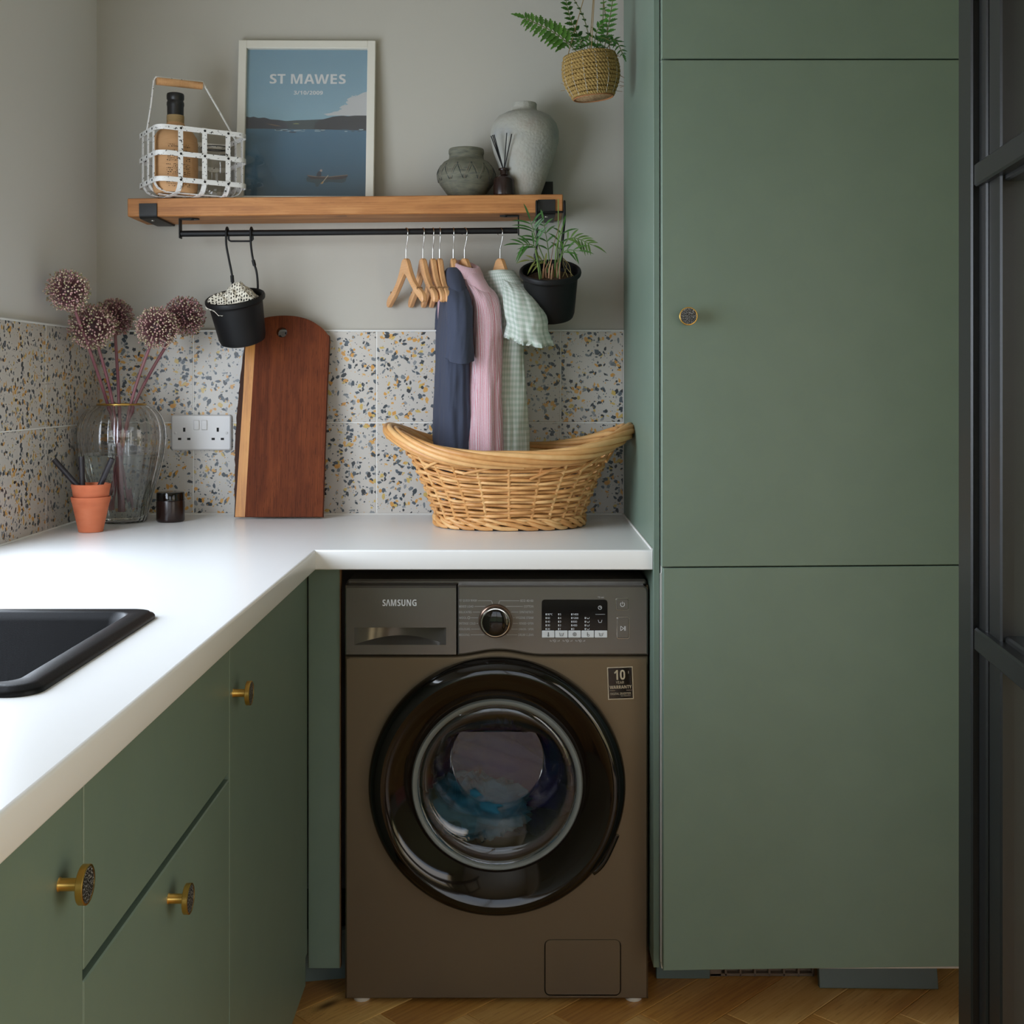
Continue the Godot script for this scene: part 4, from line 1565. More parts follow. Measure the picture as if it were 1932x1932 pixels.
# a soft crumpled heap
func lump(b: MB, c: Vector3, r: Vector3, sd: int, amp: float) -> void:
	var n := FastNoiseLite.new()
	n.seed = sd
	n.frequency = 1.1
	n.fractal_octaves = 3
	var rows := 28
	var seg := 48
	var rings := []
	for i in rows + 1:
		var t := PI * clampf(float(i) / rows, 0.001, 0.999) - PI / 2
		var ring := []
		for j in seg:
			var f := TAU * j / seg
			var d := Vector3(cos(t) * cos(f), sin(t), cos(t) * sin(f))
			var k := 1.0 + amp * n.get_noise_3dv(d * 1.6) + amp * 0.35 * sin(n.get_noise_3dv(d * 0.9 + Vector3(5, 5, 5)) * 22.0)
			ring.append(c + d * r * k)
		rings.append(ring)
	b.loft(rings, true)


# ---------------------------------------------------------------- steel-framed glass door at the right
func glazed_door() -> void:
	var t := thing("glass_door", "black steel-framed glass door standing open at the right edge", "door", Vector3(0.607, 0, 0.733))
	t.transform = Transform3D(Basis(Vector3(-0.1169, 0, 0.9931), Vector3.UP, Vector3(-0.9931, 0, -0.1169)), Vector3(0.607, 0, 0.733))
	var post := func(called: String, s0: float, s1: float, p: float, y0: float, y1: float) -> void:
		var b := MB.new()
		b.box(Vector3((s0 + s1) / 2, (y0 + y1) / 2, -0.003), Vector3(s1 - s0, y1 - y0, 0.006 + p * 2), 0.002)
		obj(called, b, M.steel, t)
	post.call("hinge_post", 0.953, 1.006, 0.022, 0.0, 2.449)
	post.call("stile", 1.006, 1.0345, 0.0145, 0.012, 2.28)
	post.call("stile_bead", 1.0365, 1.0775, 0.0125, 0.030, 2.26)
	post.call("stile", 1.80, 1.87, 0.014, 0.012, 2.28)
	post.call("rail", 1.0345, 1.80, 0.014, 0.012, 0.08)
	post.call("rail", 1.0345, 1.80, 0.014, 2.21, 2.28)
	for y in [1.436, 0.962]:
		post.call("glazing_bar", 1.0085, 1.80, 0.020, y - 0.0118, y + 0.0118)
		post.call("glazing_bead", 1.04, 1.80, 0.008, y - 0.0175, y + 0.0175)
	var ys := [[0.08, 0.945], [0.979, 1.419], [1.453, 2.21]]
	for q in ys:
		var b := MB.new()
		b.box(Vector3(1.438, (q[0] + q[1]) / 2, -0.003), Vector3(0.722, q[1] - q[0], 0.006))
		obj("pane", b, M.door_glass, t)


# ---------------------------------------------------------------- shelf with hanging rail
func shelf() -> void:
	var t := thing("wall_shelf", "thick wooden wall shelf on black iron brackets with a black hanging rail", "shelf", Vector3(-0.397, 1.638, 0))
	t.rotation = Vector3(0, 0, 0.0097)
	var b := MB.new()
	b.box(Vector3(0, 0, 0.077), Vector3(1.0175, 0.0426, 0.146), 0.002, 0)
	obj("board", b, M.shelf_wood, t)
	for x in [-0.4596, 0.470]:
		b = MB.new()
		var w := 0.0205
		# strap: up the wall, under the board, round the front edge
		var path := [Vector2(0.0025, 0.075), Vector2(0.0025, -0.0165)]
		for k in 5:
			var f := PI / 2 * k / 4
			path.append(Vector2(0.0105 - cos(f) * 0.008, -0.0165 - sin(f) * 0.0078))
		for k in 5:
			var f := PI / 2 * k / 4
			path.append(Vector2(0.1440 + sin(f) * 0.0085, -0.0160 - cos(f) * 0.0083))
		path.append(Vector2(0.1525, 0.0085))
		var rings := []
		for i in path.size():
			var d: Vector2 = (path[mini(i + 1, path.size() - 1)] - path[maxi(i - 1, 0)]).normalized()
			var n := Vector2(-d.y, d.x) * 0.0022
			var p: Vector2 = path[i]
			rings.append([Vector3(x - w, p.y - n.y, p.x - n.x), Vector3(x + w, p.y - n.y, p.x - n.x), Vector3(x + w, p.y + n.y, p.x + n.x), Vector3(x - w, p.y + n.y, p.x + n.x)])
		for i in rings.size() - 1:
			for k in 4:
				b.quad(rings[i][k], rings[i + 1][k], rings[i + 1][(k + 1) % 4], rings[i][(k + 1) % 4], 100 + k)
		for e in [rings[0], rings[rings.size() - 1]]:
			b.quad(e[0], e[1], e[2], e[3])
		var br := obj("bracket", b, M.iron, t)
		b = MB.new()
		b.xf = Transform3D(Basis(Vector3.RIGHT, PI), Vector3(x, -0.0262, 0.118))
		b.lathe([Vector2(0.0042, 0), Vector2(0.0036, 0.0016), Vector2(0, 0.0022)], 12)
		obj("screw", b, M.chrome, br)
	b = MB.new()
	b.tube([Vector3(-0.3945, -0.0575, 0.11), Vector3(0.4025, -0.0575, 0.11)], 0.0074, 20)
	obj("rail", b, M.black_matte, t)
	for s in [-1.0, 1.0]:
		var x := -0.3964 if s < 0 else 0.4045
		b = MB.new()
		b.box(Vector3(x, -0.0455, 0.11), Vector3(0.0032, 0.047, 0.020), 0.001)
		b.xf = Transform3D(Basis(Vector3.RIGHT, PI / 2), Vector3(x - s * 0.001, -0.0215, 0.11))
		b.extrude(PackedVector2Array([Vector2(0, -0.010), Vector2(-s * 0.030, -0.014), Vector2(-s * 0.043, -0.006), Vector2(-s * 0.043, 0.006), Vector2(-s * 0.030, 0.014), Vector2(0, 0.010)]), 0.0, 0.0028, 0.0005)
		b.xf = Transform3D(Basis(Vector3.RIGHT, PI), Vector3(x - s * 0.030, -0.024, 0.115))
		b.lathe([Vector2(0.004, 0), Vector2(0.003, 0.002), Vector2(0, 0.0024)], 10)
		obj("rail_bracket", b, M.black_matte, t)


func sy(x: float) -> float:
	return 1.6594 + 0.0097 * (x + 0.397)


func poster_tex() -> ImageTexture:
	var w := 590
	var h := 750
	var im := Image.create(w, h, false, Image.FORMAT_RGB8)
	var hor := 0.535
	for y in h:
		var v := float(y) / h
		var c: Color
		if v < hor:
			c = c8(136, 174, 194).lerp(c8(160, 194, 208), v / hor)
		else:
			c = c8(84, 128, 154).lerp(c8(58, 96, 116), (v - hor) / (1.0 - hor))
		im.fill_rect(Rect2i(0, y, w, 1), c)
	var k := func(a: Array) -> PackedVector2Array:
		var o := PackedVector2Array()
		for p in a:
			o.append(Vector2(p[0] * w, p[1] * h))
		return o
	var rg := RandomNumberGenerator.new()
	rg.seed = 8
	# cloud
	var cl := [[1.0, 0.282], [0.96, 0.292], [0.90, 0.318], [0.86, 0.322], [0.83, 0.335], [0.84, 0.348], [0.82, 0.358], [0.84, 0.372], [0.79, 0.380], [0.77, 0.392], [0.79, 0.402], [0.76, 0.416], [0.71, 0.428], [0.64, 0.437], [0.67, 0.448], [0.74, 0.446], [0.86, 0.449], [1.0, 0.449]]
	fill_poly(im, k.call(cl), c8(214, 214, 214))
	for i in 90:
		var p: Array = cl[rg.randi_range(2, 12)]
		var c := Vector2((p[0] + rg.randf_range(-0.004, 0.03)) * w, (p[1] + rg.randf_range(-0.008, 0.008)) * h)
		fill_poly(im, PackedVector2Array([c, c + Vector2(rg.randf_range(2, 9), -rg.randf_range(0, 5)), c + Vector2(rg.randf_range(4, 10), rg.randf_range(1, 5))]), c8(214, 214, 214))
	# far hills
	fill_poly(im, k.call([[0, 0.455], [0.03, 0.462], [0.06, 0.456], [0.1, 0.466], [0.15, 0.462], [0.2, 0.475], [0.27, 0.478], [0.33, 0.486], [0.42, 0.48], [0.5, 0.478], [0.6, 0.474], [1, 0.47], [1, 0.545], [0, 0.538]]), c8(76, 88, 92))
	fill_poly(im, k.call([[0, 0.459], [0.03, 0.466], [0.06, 0.46], [0.1, 0.47], [0.15, 0.466], [0.2, 0.479], [0.27, 0.482], [0.33, 0.5], [0.36, 0.538], [0, 0.536]]), c8(70, 74, 86))
	fill_poly(im, k.call([[0.56, 0.54], [0.57, 0.50], [0.6, 0.480], [0.66, 0.468], [0.72, 0.454], [0.8, 0.447], [0.84, 0.452], [0.9, 0.446], [1, 0.447], [1, 0.548], [0.8, 0.545]]), c8(56, 58, 66))
	fill_poly(im, k.call([[0.16, 0.503], [0.22, 0.507], [0.3, 0.522], [0.24, 0.52]]), c8(132, 110, 92))
	fill_poly(im, k.call([[0.39, 0.501], [0.43, 0.500], [0.44, 0.506], [0.39, 0.507]]), c8(150, 156, 110))
	# moored boats
	for i in 26:
		var x := rg.randf_range(0.2, 0.97)
		var y := rg.randf_range(0.538, 0.552)
		var l := rg.randf_range(0.015, 0.06)
		fill_poly(im, k.call([[x, y], [x + l, y], [x + l * 0.85, y + 0.006], [x + l * 0.1, y + 0.006]]), [c8(176, 196, 202), c8(140, 164, 174), c8(70, 90, 104)][i % 3])
	fill_poly(im, k.call([[0.355, 0.556], [0.415, 0.558], [0.41, 0.566], [0.36, 0.564]]), c8(62, 74, 92))
	fill_poly(im, k.call([[0.01, 0.571], [0.075, 0.571], [0.07, 0.578], [0.02, 0.577]]), c8(84, 112, 138))
	# rowing boat with its reflection and rower
	fill_poly(im, k.call([[0.505, 0.865], [0.84, 0.862], [0.83, 0.892], [0.8, 0.903], [0.7, 0.896], [0.62, 0.905], [0.605, 0.93], [0.585, 0.93], [0.578, 0.905], [0.51, 0.895]]), c8(58, 82, 90))
	fill_poly(im, k.call([[0.51, 0.852], [0.58, 0.860], [0.7, 0.862], [0.845, 0.848], [0.845, 0.862], [0.8, 0.878], [0.72, 0.881], [0.54, 0.876]]), c8(64, 56, 60))
	fill_poly(im, k.call([[0.51, 0.850], [0.58, 0.858], [0.7, 0.860], [0.845, 0.846], [0.845, 0.851], [0.7, 0.866], [0.58, 0.864], [0.52, 0.857]]), c8(140, 118, 106))
	fill_poly(im, k.call([[0.592, 0.862], [0.592, 0.84], [0.605, 0.826], [0.622, 0.825], [0.63, 0.84], [0.625, 0.862]]), c8(58, 62, 74))
	fill_poly(im, k.call([[0.614, 0.824], [0.62, 0.812], [0.634, 0.812], [0.638, 0.822], [0.63, 0.829]]), c8(176, 160, 150))
	fill_poly(im, k.call([[0.683, 0.850], [0.690, 0.851], [0.646, 0.898], [0.640, 0.896]]), c8(190, 178, 156))
	fill_poly(im, k.call([[0.640, 0.893], [0.650, 0.897], [0.642, 0.910], [0.620, 0.910]]), c8(188, 150, 100))
	im.adjust_bcs(0.82, 1.12, 1.0)
	return ImageTexture.create_from_image(im)


func shelf_things() -> void:
	# framed print leaning on the wall
	var x := -0.510
	var t := thing("picture_frame", "white framed blue harbour print leaning on the wall at the back of the shelf", "picture", Vector3(x, sy(x) + 0.001, 0.043))
	t.rotation = Vector3(-0.080, 0, -0.004)
	var W := 0.3345
	var H := 0.402
	var bw := 0.0195
	var b := MB.new()
	for sx in [-1.0, 1.0]:
		b.box(Vector3(sx * (W - bw) / 2, H / 2, 0), Vector3(bw, H, 0.018), 0.001, 1)
	for y in [bw / 2 * 0.8, H - bw / 2]:
		b.box(Vector3(0, y, 0), Vector3(W - bw * 2, bw * (0.8 if y < 0.1 else 1.0), 0.018), 0.001)
	obj("frame", b, M.frame_white, t)
	b = MB.new()
	b.box(Vector3(0, H / 2, -0.006), Vector3(W - bw, H - bw, 0.002))
	obj("backing", b, M.gap, t)
	var pm := mat(Color.WHITE, 0.6)
	pm.albedo_texture = poster_tex()
	b = MB.new()
	var pw := W - bw * 2
	var y0 := bw * 0.8
	var y1 := H - bw
	b.quad(Vector3(-pw / 2, y0, -0.0045), Vector3(pw / 2, y0, -0.0045), Vector3(pw / 2, y1, -0.0045), Vector3(-pw / 2, y1, -0.0045), -1, Vector2(0, 1), Vector2(1, 1), Vector2(1, 0), Vector2(0, 0))
	var pr := obj("print", b, pm, t)
	b = MB.new()
	put_text(b, "ST MAWES", Vector3(0.001, H - 0.0925, -0.0040), 0.0235, 0, 0.186, true)
	put_text(b, "3/10/2009", Vector3(0.003, H - 0.127, -0.0040), 0.0092, 0, 0.071, true)
	obj("lettering", b, mat(c8(206, 206, 204), 0.6), pr)
	b = MB.new()
	b.box(Vector3(0, (y0 + y1) / 2, 0.001), Vector3(pw, y1 - y0, 0.002))
	obj("pane", b, M.glass, t)

	# strap-metal bottle crate
	var cx := -0.7571
	var base := sy(cx) + 0.0012
	var yaw := deg_to_rad(33.0)
	var cr := thing("bottle_crate", "worn white metal strap crate with a wooden grip on the shelf's left end", "crate", Vector3(cx, base, 0.1342), yaw)
	var cw := 0.215
	var cd := 0.165
	for y in [0.027, 0.086, 0.144]:
		b = MB.new()
		var lo := []
		var rr := rrect(cw, cd, 0.026, 6)
		var ri := rrect(cw - 0.004, cd - 0.004, 0.024, 6)
		for i in rr.size():
			lo.append([Vector3(rr[i].x, y - 0.0056, rr[i].y), Vector3(rr[i].x, y + 0.0056, rr[i].y), Vector3(ri[i].x, y + 0.0056, ri[i].y), Vector3(ri[i].x, y - 0.0056, ri[i].y)])
		lo.append(lo[0])
		for i in lo.size() - 1:
			for k in 4:
				b.quad(lo[i][k], lo[i][(k + 1) % 4], lo[i + 1][(k + 1) % 4], lo[i + 1][k], 10 + k)
		obj("hoop", b, M.white_metal, cr)
	# upright straps: down one side, under the base, up the other
	for q in 6:
		var along := q < 3
		var off: float = (-0.054 + 0.0555 * q) if along else (-0.042 + 0.042 * (q - 3))
		var hw := (cd if along else cw) / 2 - 0.003
		var path := [Vector2(-hw, 0.150)]
		for k in 7:
			var f := PI / 2 * k / 6
			path.append(Vector2(-hw + 0.034 - cos(f) * 0.034, 0.034 - sin(f) * 0.034))
		for k in 7:
			var f := PI / 2 * k / 6
			path.append(Vector2(hw - 0.034 + sin(f) * 0.034, 0.034 - cos(f) * 0.034))
		path.append(Vector2(hw, 0.150))
		b = MB.new()
		var rings := []
		for i in path.size():
			var d: Vector2 = (path[mini(i + 1, path.size() - 1)] - path[maxi(i - 1, 0)]).normalized()
			var n := Vector2(-d.y, d.x) * 0.0008
			var p: Vector2 = path[i] + Vector2(0, 0.0008 + (0.0016 if not along else 0.0) * (1.0 if absf(path[i].x) < hw - 0.01 else 0.0))
			var ring := []
			for e in [[-1, -1], [1, -1], [1, 1], [-1, 1]]:
				var s: Vector2 = p + n * e[1]
				ring.append(Vector3(off + 0.0055 * e[0], s.y, s.x) if along else Vector3(s.x, s.y, off + 0.0055 * e[0]))
			rings.append(ring)
		for i in rings.size() - 1:
			for k in 4:
				b.quad(rings[i][k], rings[i + 1][k], rings[i + 1][(k + 1) % 4], rings[i][(k + 1) % 4], 10 + k)
		obj("strap", b, M.white_metal, cr)
	b = MB.new()
	for y in [0.027, 0.086, 0.144]:
		for q in 3:
			for s in [-1.0, 1.0]:
				b.ball(Vector3(-0.054 + 0.0555 * q, y, s * cd / 2), Vector3(0.0030, 0.0030, 0.0016), 10, 4)
				b.ball(Vector3(s * cw / 2, y, -0.042 + 0.042 * q), Vector3(0.0016, 0.0030, 0.0030), 10, 4)
	obj("rivets", b, M.rivet, cr).set_meta("kind", "stuff")
	# handle leans a little; ends pivot at the middle of the short sides
	var gi: Transform3D = cr.global_transform.affine_inverse()
	var a0 := gi * Vector3(-0.848, base + 0.144, 0.190)
	var a1 := gi * Vector3(-0.668, base + 0.144, 0.077)
	var g0 := gi * Vector3(-0.831, 1.9300, 0.180)
	var g1 := gi * Vector3(-0.737, 1.9330, 0.121)
	b = MB.new()
	var gd := (g1 - g0).normalized()
	b.tube([a0, a0.lerp(g0, 0.5), g0 - gd * 0.004 + Vector3(0, -0.008, 0), g0, g1, g1 + gd * 0.004 + Vector3(0, -0.008, 0), a1.lerp(g1, 0.5), a1], 0.0024, 8)
	obj("handle", b, M.white_metal, cr)
	b = MB.new()
	var side := gd.cross(Vector3.UP).normalized()
	var sec := []
	for q in [[0.0, 0.001], [0.008, -0.001], [0.0085, -0.010], [0.006, -0.0155], [0.0, -0.017], [-0.006, -0.0155], [-0.0085, -0.010], [-0.008, -0.001]]:
		sec.append(side * q[0] + Vector3(0, q[1] - 0.001, 0))
	var grip := []
	for u in [0.02, 0.98]:
		var ring := []
		for p in sec:
			ring.append(g0.lerp(g1, u) + p)
		grip.append(ring)
	b.loft(grip, false, true, true)
	obj("grip", b, M.hanger_wood, cr).set_meta("label", "orange wooden grip")

	# paper-wrapped bottle in the crate
	var bt := thing("bottle", "brown paper-wrapped bottle with a black wax top standing in the white crate", "bottle", Vector3(-0.787, base + 0.003, 0.173))
	b = MB.new()
	b.lathe([Vector2(0, 0.004), Vector2(0.030, 0.002), Vector2(0.044, 0.0), Vector2(0.049, 0.005), Vector2(0.0505, 0.014), Vector2(0.0512, 0.06), Vector2(0.0508, 0.115), Vector2(0.0485, 0.130), Vector2(0.040, 0.143), Vector2(0.029, 0.151), Vector2(0.022, 0.158), Vector2(0.0190, 0.166)], 64, 0)
	obj("wrapped_body", b, M.paper_wrap, bt)
	b = MB.new()
	for k in 9:
		var yy := 0.164 + 0.0021 * k
		var pts := []
		for i in 24:
			var f := TAU * i / 24
			pts.append(Vector3(cos(f) * 0.0186, yy, sin(f) * 0.0186))
		b.tube(pts, 0.0013, 6, false, true)
	obj("twine", b, M.twine, bt)
	b = MB.new()
	b.lathe([Vector2(0.0178, 0.178), Vector2(0.0186, 0.183), Vector2(0.0187, 0.202), Vector2(0.0197, 0.206), Vector2(0.0196, 0.212), Vector2(0.0180, 0.215), Vector2(0.0180, 0.2175), Vector2(0.0196, 0.220), Vector2(0.0198, 0.229), Vector2(0.0188, 0.2325), Vector2(0.015, 0.234), Vector2(0, 0.234)], 40)
	obj("wax_top", b, M.wax, bt)
	b = MB.new()
	var rg := RandomNumberGenerator.new()
	rg.seed = 4
	for row in 22:
		var yy := 0.012 + row * 0.0045
		if row % 7 == 5:
			continue
		var f := 0.62
		while f < 1.65:
			var l := rg.randf_range(0.02, 0.07)
			if rg.randf() < 0.75:
				var r0 := 0.0516
				var p0 := Vector3(cos(f) * r0, yy, sin(f) * r0)
				var p1 := Vector3(cos(f + l) * r0, yy + rg.randf_range(-0.0008, 0.0008), sin(f + l) * r0)
				var up := Vector3(0, rg.randf_range(0.0004, 0.0011), 0)
				b.quad(p0 - up, p0 + up, p1 + up, p1 - up)
			f += l + rg.randf_range(0.015, 0.04)
	obj("faded_print", b, M.ink, bt)

	# empty glass jar in the crate
	var jc := cr.global_transform * Vector3(0.052, 0.0, 0.012)
	var j := thing("glass_jar", "empty clear glass jar standing in the white crate beside the wrapped bottle", "jar", Vector3(jc.x, base + 0.003, jc.z))
	b = MB.new()
	b.lathe([Vector2(0, 0.003), Vector2(0.030, 0.002), Vector2(0.0385, 0.001), Vector2(0.041, 0.006), Vector2(0.0415, 0.012), Vector2(0.0415, 0.088), Vector2(0.039, 0.097), Vector2(0.034, 0.104), Vector2(0.033, 0.118), Vector2(0.034, 0.120)], 40)
	obj("glass_body", b, M.glass, j)
	for yy in [0.1175, 0.108]:
		b = MB.new()
		var pts := []
		for i in 32:
			var f := TAU * i / 32
			pts.append(Vector3(cos(f) * 0.0338, yy, sin(f) * 0.0338))
		b.tube(pts, 0.0012, 6, false, true)
		obj("rim_wire", b, M.steel, j)

	# round dark pot with cut pattern
	x = -0.1169
	var dp := thing("round_pot", "squat dark stoneware pot with scratched zigzag pattern on the shelf", "pot", Vector3(x, sy(x), 0.0775))
	b = MB.new()
	b.lathe([Vector2(0, 0.0), Vector2(0.037, 0.0), Vector2(0.040, 0.004), Vector2(0.052, 0.020), Vector2(0.064, 0.036), Vector2(0.070, 0.050), Vector2(0.0705, 0.059), Vector2(0.066, 0.074), Vector2(0.055, 0.088), Vector2(0.0435, 0.0945), Vector2(0.0415, 0.0975), Vector2(0.041, 0.107), Vector2(0.0425, 0.1105), Vector2(0.0425, 0.117), Vector2(0.041, 0.1205), Vector2(0.037, 0.1215), Vector2(0.035, 0.118), Vector2(0.035, 0.098), Vector2(0.045, 0.088), Vector2(0.058, 0.06), Vector2(0.04, 0.01), Vector2(0, 0.008)], 64)
	obj("pot_body", b, M.dark_pot, dp)
	# raised bands of the pattern follow the belly
	var belly := func(yy: float) -> float:
		if yy < 0.059:
			return lerpf(0.064, 0.0705, sqrt((yy - 0.036) / 0.023))
		return lerpf(0.0705, 0.055, pow((yy - 0.059) / 0.029, 1.6))
	var cuts := [M.dark_pot, mat(c8(112, 104, 92), 0.85), mat(c8(52, 58, 58), 0.85)]
	for k in 24:
		var up := k % 2 == 0
		var f0 := TAU * k / 24.0
		for e in 2:
			b = MB.new()
			var pts := []
			for i in 7:
				var u := i / 6.0
				var yy := lerpf(0.041, 0.080, u)
				var f := f0 + (u if up else 1.0 - u) * 0.24 + e * 0.075
				var r0: float = belly.call(yy) + 0.0001
				pts.append(Vector3(cos(f) * r0, yy, sin(f) * r0))
			b.tube(pts, 0.0006 if e == 0 else 0.0009, 5)
			obj("pattern_ridge", b, cuts[1 + (k + e) % 2], dp)
	# tall grey vase
	x = 0.0228
	var gv := thing("tall_vase", "tall grey speckled stoneware vase at the right end of the shelf", "vase", Vector3(x, sy(x), 0.0845))
	b = MB.new()
	b.lathe([Vector2(0, 0), Vector2(0.034, 0), Vector2(0.036, 0.003), Vector2(0.046, 0.030), Vector2(0.060, 0.070), Vector2(0.074, 0.108), Vector2(0.0815, 0.140), Vector2(0.0815, 0.160), Vector2(0.076, 0.178), Vector2(0.063, 0.195), Vector2(0.046, 0.2035), Vector2(0.034, 0.2065), Vector2(0.0295, 0.2115), Vector2(0.0285, 0.218), Vector2(0.0290, 0.2255), Vector2(0.0275, 0.228), Vector2(0.0245, 0.227), Vector2(0.0240, 0.21), Vector2(0.06, 0.18), Vector2(0.07, 0.14), Vector2(0.04, 0.02), Vector2(0, 0.01)], 72)
	obj("vase_body", b, M.grey_pot, gv)
	# reed diffuser
	x = -0.0265
	var rd := thing("reed_diffuser", "small dark amber diffuser bottle with black reeds in front of the grey vase", "diffuser", Vector3(x, sy(x), 0.1300))
	b = MB.new()
	b.lathe([Vector2(0, 0), Vector2(0.0225, 0), Vector2(0.0245, 0.002), Vector2(0.0248, 0.006), Vector2(0.0248, 0.036), Vector2(0.0235, 0.041), Vector2(0.018, 0.0455), Vector2(0.0105, 0.0485), Vector2(0.0090, 0.051), Vector2(0.0088, 0.060), Vector2(0.0125, 0.0605), Vector2(0.0130, 0.0625), Vector2(0.0125, 0.0645), Vector2(0.0070, 0.0645), Vector2(0.0065, 0.05), Vector2(0.02, 0.03), Vector2(0, 0.004)], 40)
	obj("bottle_body", b, M.amber, rd)
	for q in [[-0.0295, 0.134, 0.036], [-0.0260, 0.137, 0.032], [-0.0225, 0.1365, 0.038], [0.0070, 0.140, 0.040], [0.0185, 0.137, 0.043]]:
		b = MB.new()
		b.tube([Vector3(-q[0] * 0.20, 0.012, -q[2] * 0.2), Vector3(0.0, 0.058, 0.003), Vector3(q[0], q[1], q[2])], 0.0014, 6)
		obj("reed", b, M.reed, rd)


# ---------------------------------------------------------------- black pots hanging from the rail and the shelf
func pot_lathe(b: MB, r: float, h: float) -> void:
	b.lathe([Vector2(0, 0), Vector2(r * 0.62, 0.0), Vector2(r * 0.74, 0.004), Vector2(r * 0.785, 0.014), Vector2(r * 0.885, h - 0.020), Vector2(r * 0.900, h - 0.016), Vector2(r * 0.93, h - 0.0145), Vector2(r * 0.985, h - 0.012), Vector2(r, h - 0.007), Vector2(r * 0.985, h - 0.002), Vector2(r * 0.94, h), Vector2(r * 0.895, h - 0.003), Vector2(r * 0.88, h - 0.012), Vector2(r * 0.77, 0.014), Vector2(r * 0.7, 0.006), Vector2(0, 0.005)], 64)


func hanging_pots() -> void:
	# left pot: wire hook over the rail, cord straps; tilted
	var tilt := Basis(Vector3(0, 0, 1), 0.105) * Basis(Vector3.RIGHT, 0.36)
	var c: Vector3 = Vector3(-0.651, 1.425, 0.168) - tilt * Vector3(0, 0.113, 0)
	var t := thing("hanging_pot", "matt black hanging pot with cotton netting, hooked over the left of the rail", "pot", c)
	var b := MB.new()
	b.xf = Transform3D(tilt, Vector3.ZERO)
	pot_lathe(b, 0.0695, 0.113)
	obj("pot_body", b, M.black_matte, t)
	b = MB.new()
	var ry := 1.5802
	var hook := func(x: float) -> Array:
		var pts := [Vector3(x, ry - 0.016, 0.0965)]
		for k in 9:
			var f := PI - PI * k / 8
			pts.append(Vector3(x, ry + 0.001 + sin(f) * 0.0100, 0.11 + cos(f) * 0.0105))
		return pts
	var p0: Array = hook.call(-0.682)
	var p1: Array = hook.call(-0.6245)
	p0.append_array([Vector3(-0.6815, 1.55, 0.1215), Vector3(-0.676, 1.515, 0.118), Vector3(-0.6705, 1.480, 0.112), Vector3(-0.6700, 1.452, 0.106)])
	p1.append_array([Vector3(-0.6235, 1.55, 0.1215), Vector3(-0.6185, 1.515, 0.122), Vector3(-0.6100, 1.485, 0.122), Vector3(-0.6075, 1.455, 0.120), Vector3(-0.6085, 1.436, 0.118)])
	b.tube(spline(p0, 4), 0.0026, 8)
	b.tube(spline(p1, 4), 0.0026, 8)
	b.tube([Vector3(-0.682, ry - 0.016, 0.0965), Vector3(-0.677, ry - 0.0195, 0.0965), Vector3(-0.6295, ry - 0.0195, 0.0965), Vector3(-0.6245, ry - 0.016, 0.0965)], 0.0022, 8)
	obj("hook_wire", b, M.black_matte, t, true)
	b = MB.new()
	b.tube([Vector3(-0.6703, 1.478, 0.1115), Vector3(-0.6698, 1.462, 0.108)], 0.0042, 10)
	obj("cord_sleeve", b, M.black_matte, t, true)
	b = MB.new()
	b.tube([Vector3(-0.6180, 1.513, 0.122), Vector3(-0.6145, 1.500, 0.122)], 0.0042, 10)
	obj("cord_sleeve", b, M.black_matte, t, true)
	# cotton netting spilling over the rim
	b = MB.new()
	var ns := FastNoiseLite.new()
	ns.frequency = 14.0
	ns.seed = 3
	var N := 48
	var pts := []
	for i in N + 1:
		var row := []
		for k in N + 1:
			var u := float(i) / N * 2.0 - 1.0
			var w := float(k) / N * 2.0 - 1.0
			# square to disc
			var d := Vector2(u * sqrt(1.0 - w * w / 2.0), w * sqrt(1.0 - u * u / 2.0))
			var r := d.length()
			var x := d.x * 0.0605 - 0.001
			var z := d.y * 0.0605
			var y := 0.092 + 0.036 * exp(-pow((x - 0.004) / 0.030, 2.0) - pow((z + 0.012) / 0.045, 2.0)) - 0.018 * pow(r, 4.0)
			y += 0.016 * exp(-pow((x + 0.050) / 0.022, 2.0) - pow((z - 0.010) / 0.035, 2.0))
			y += 0.016 * exp(-pow((x - 0.034) / 0.016, 2.0) - pow((z - 0.012) / 0.03, 2.0))
			y += ns.get_noise_2d(x * 2.5, z * 2.5) * 0.012 + sin(x * 130.0 + z * 60.0) * 0.0022
			x = x * 1.02 - 0.008 * smoothstep(-0.03, -0.064, x)
			row.append(tilt * Vector3(x, y + 0.012, z))
		pts.append(row)
	for i in N:
		for k in N:
			b.quad(pts[i][k], pts[i][k + 1], pts[i + 1][k + 1], pts[i + 1][k], 1, Vector2(i, k) * 0.1, Vector2(i, k + 1) * 0.1, Vector2(i + 1, k + 1) * 0.1, Vector2(i + 1, k) * 0.1)
	var nb := obj("net_bag", b, M.net)
	nb.position = c
	tag(nb, "crumpled cream cotton net bag spilling from the left hanging black pot", "bag")

	# right pot: hung from the shelf's right bracket
	tilt = Basis(Vector3(0, 0, 1), 0.02) * Basis(Vector3.RIGHT, 0.45)
	var rc := Vector3(0.0802, 1.483, 0.205)
	c = rc - tilt * Vector3(0, 0.118, 0)
	t = thing("hanging_pot", "matt black hanging pot holding a small palm, below the right end of the shelf", "pot", c)
	b = MB.new()
	b.xf = Transform3D(tilt, Vector3.ZERO)
	pot_lathe(b, 0.0715, 0.118)
	obj("pot_body", b, M.black_matte, t)
	b = MB.new()
	for q in [[0.0500, 0.0480], [0.1145, 0.1080]]:
		var x: float = q[0]
		b.tube(spline([Vector3(x, 1.622, 0.1475), Vector3(x, 1.640, 0.1535), Vector3(x, 1.646, 0.1585), Vector3(x, 1.640, 0.1635), Vector3(x, 1.60, 0.164), Vector3(q[1] + 0.003, 1.56, 0.160), Vector3(q[1], 1.525, 0.153), Vector3(q[1] - 0.001, 1.492, 0.150)], 4), 0.0028, 8)
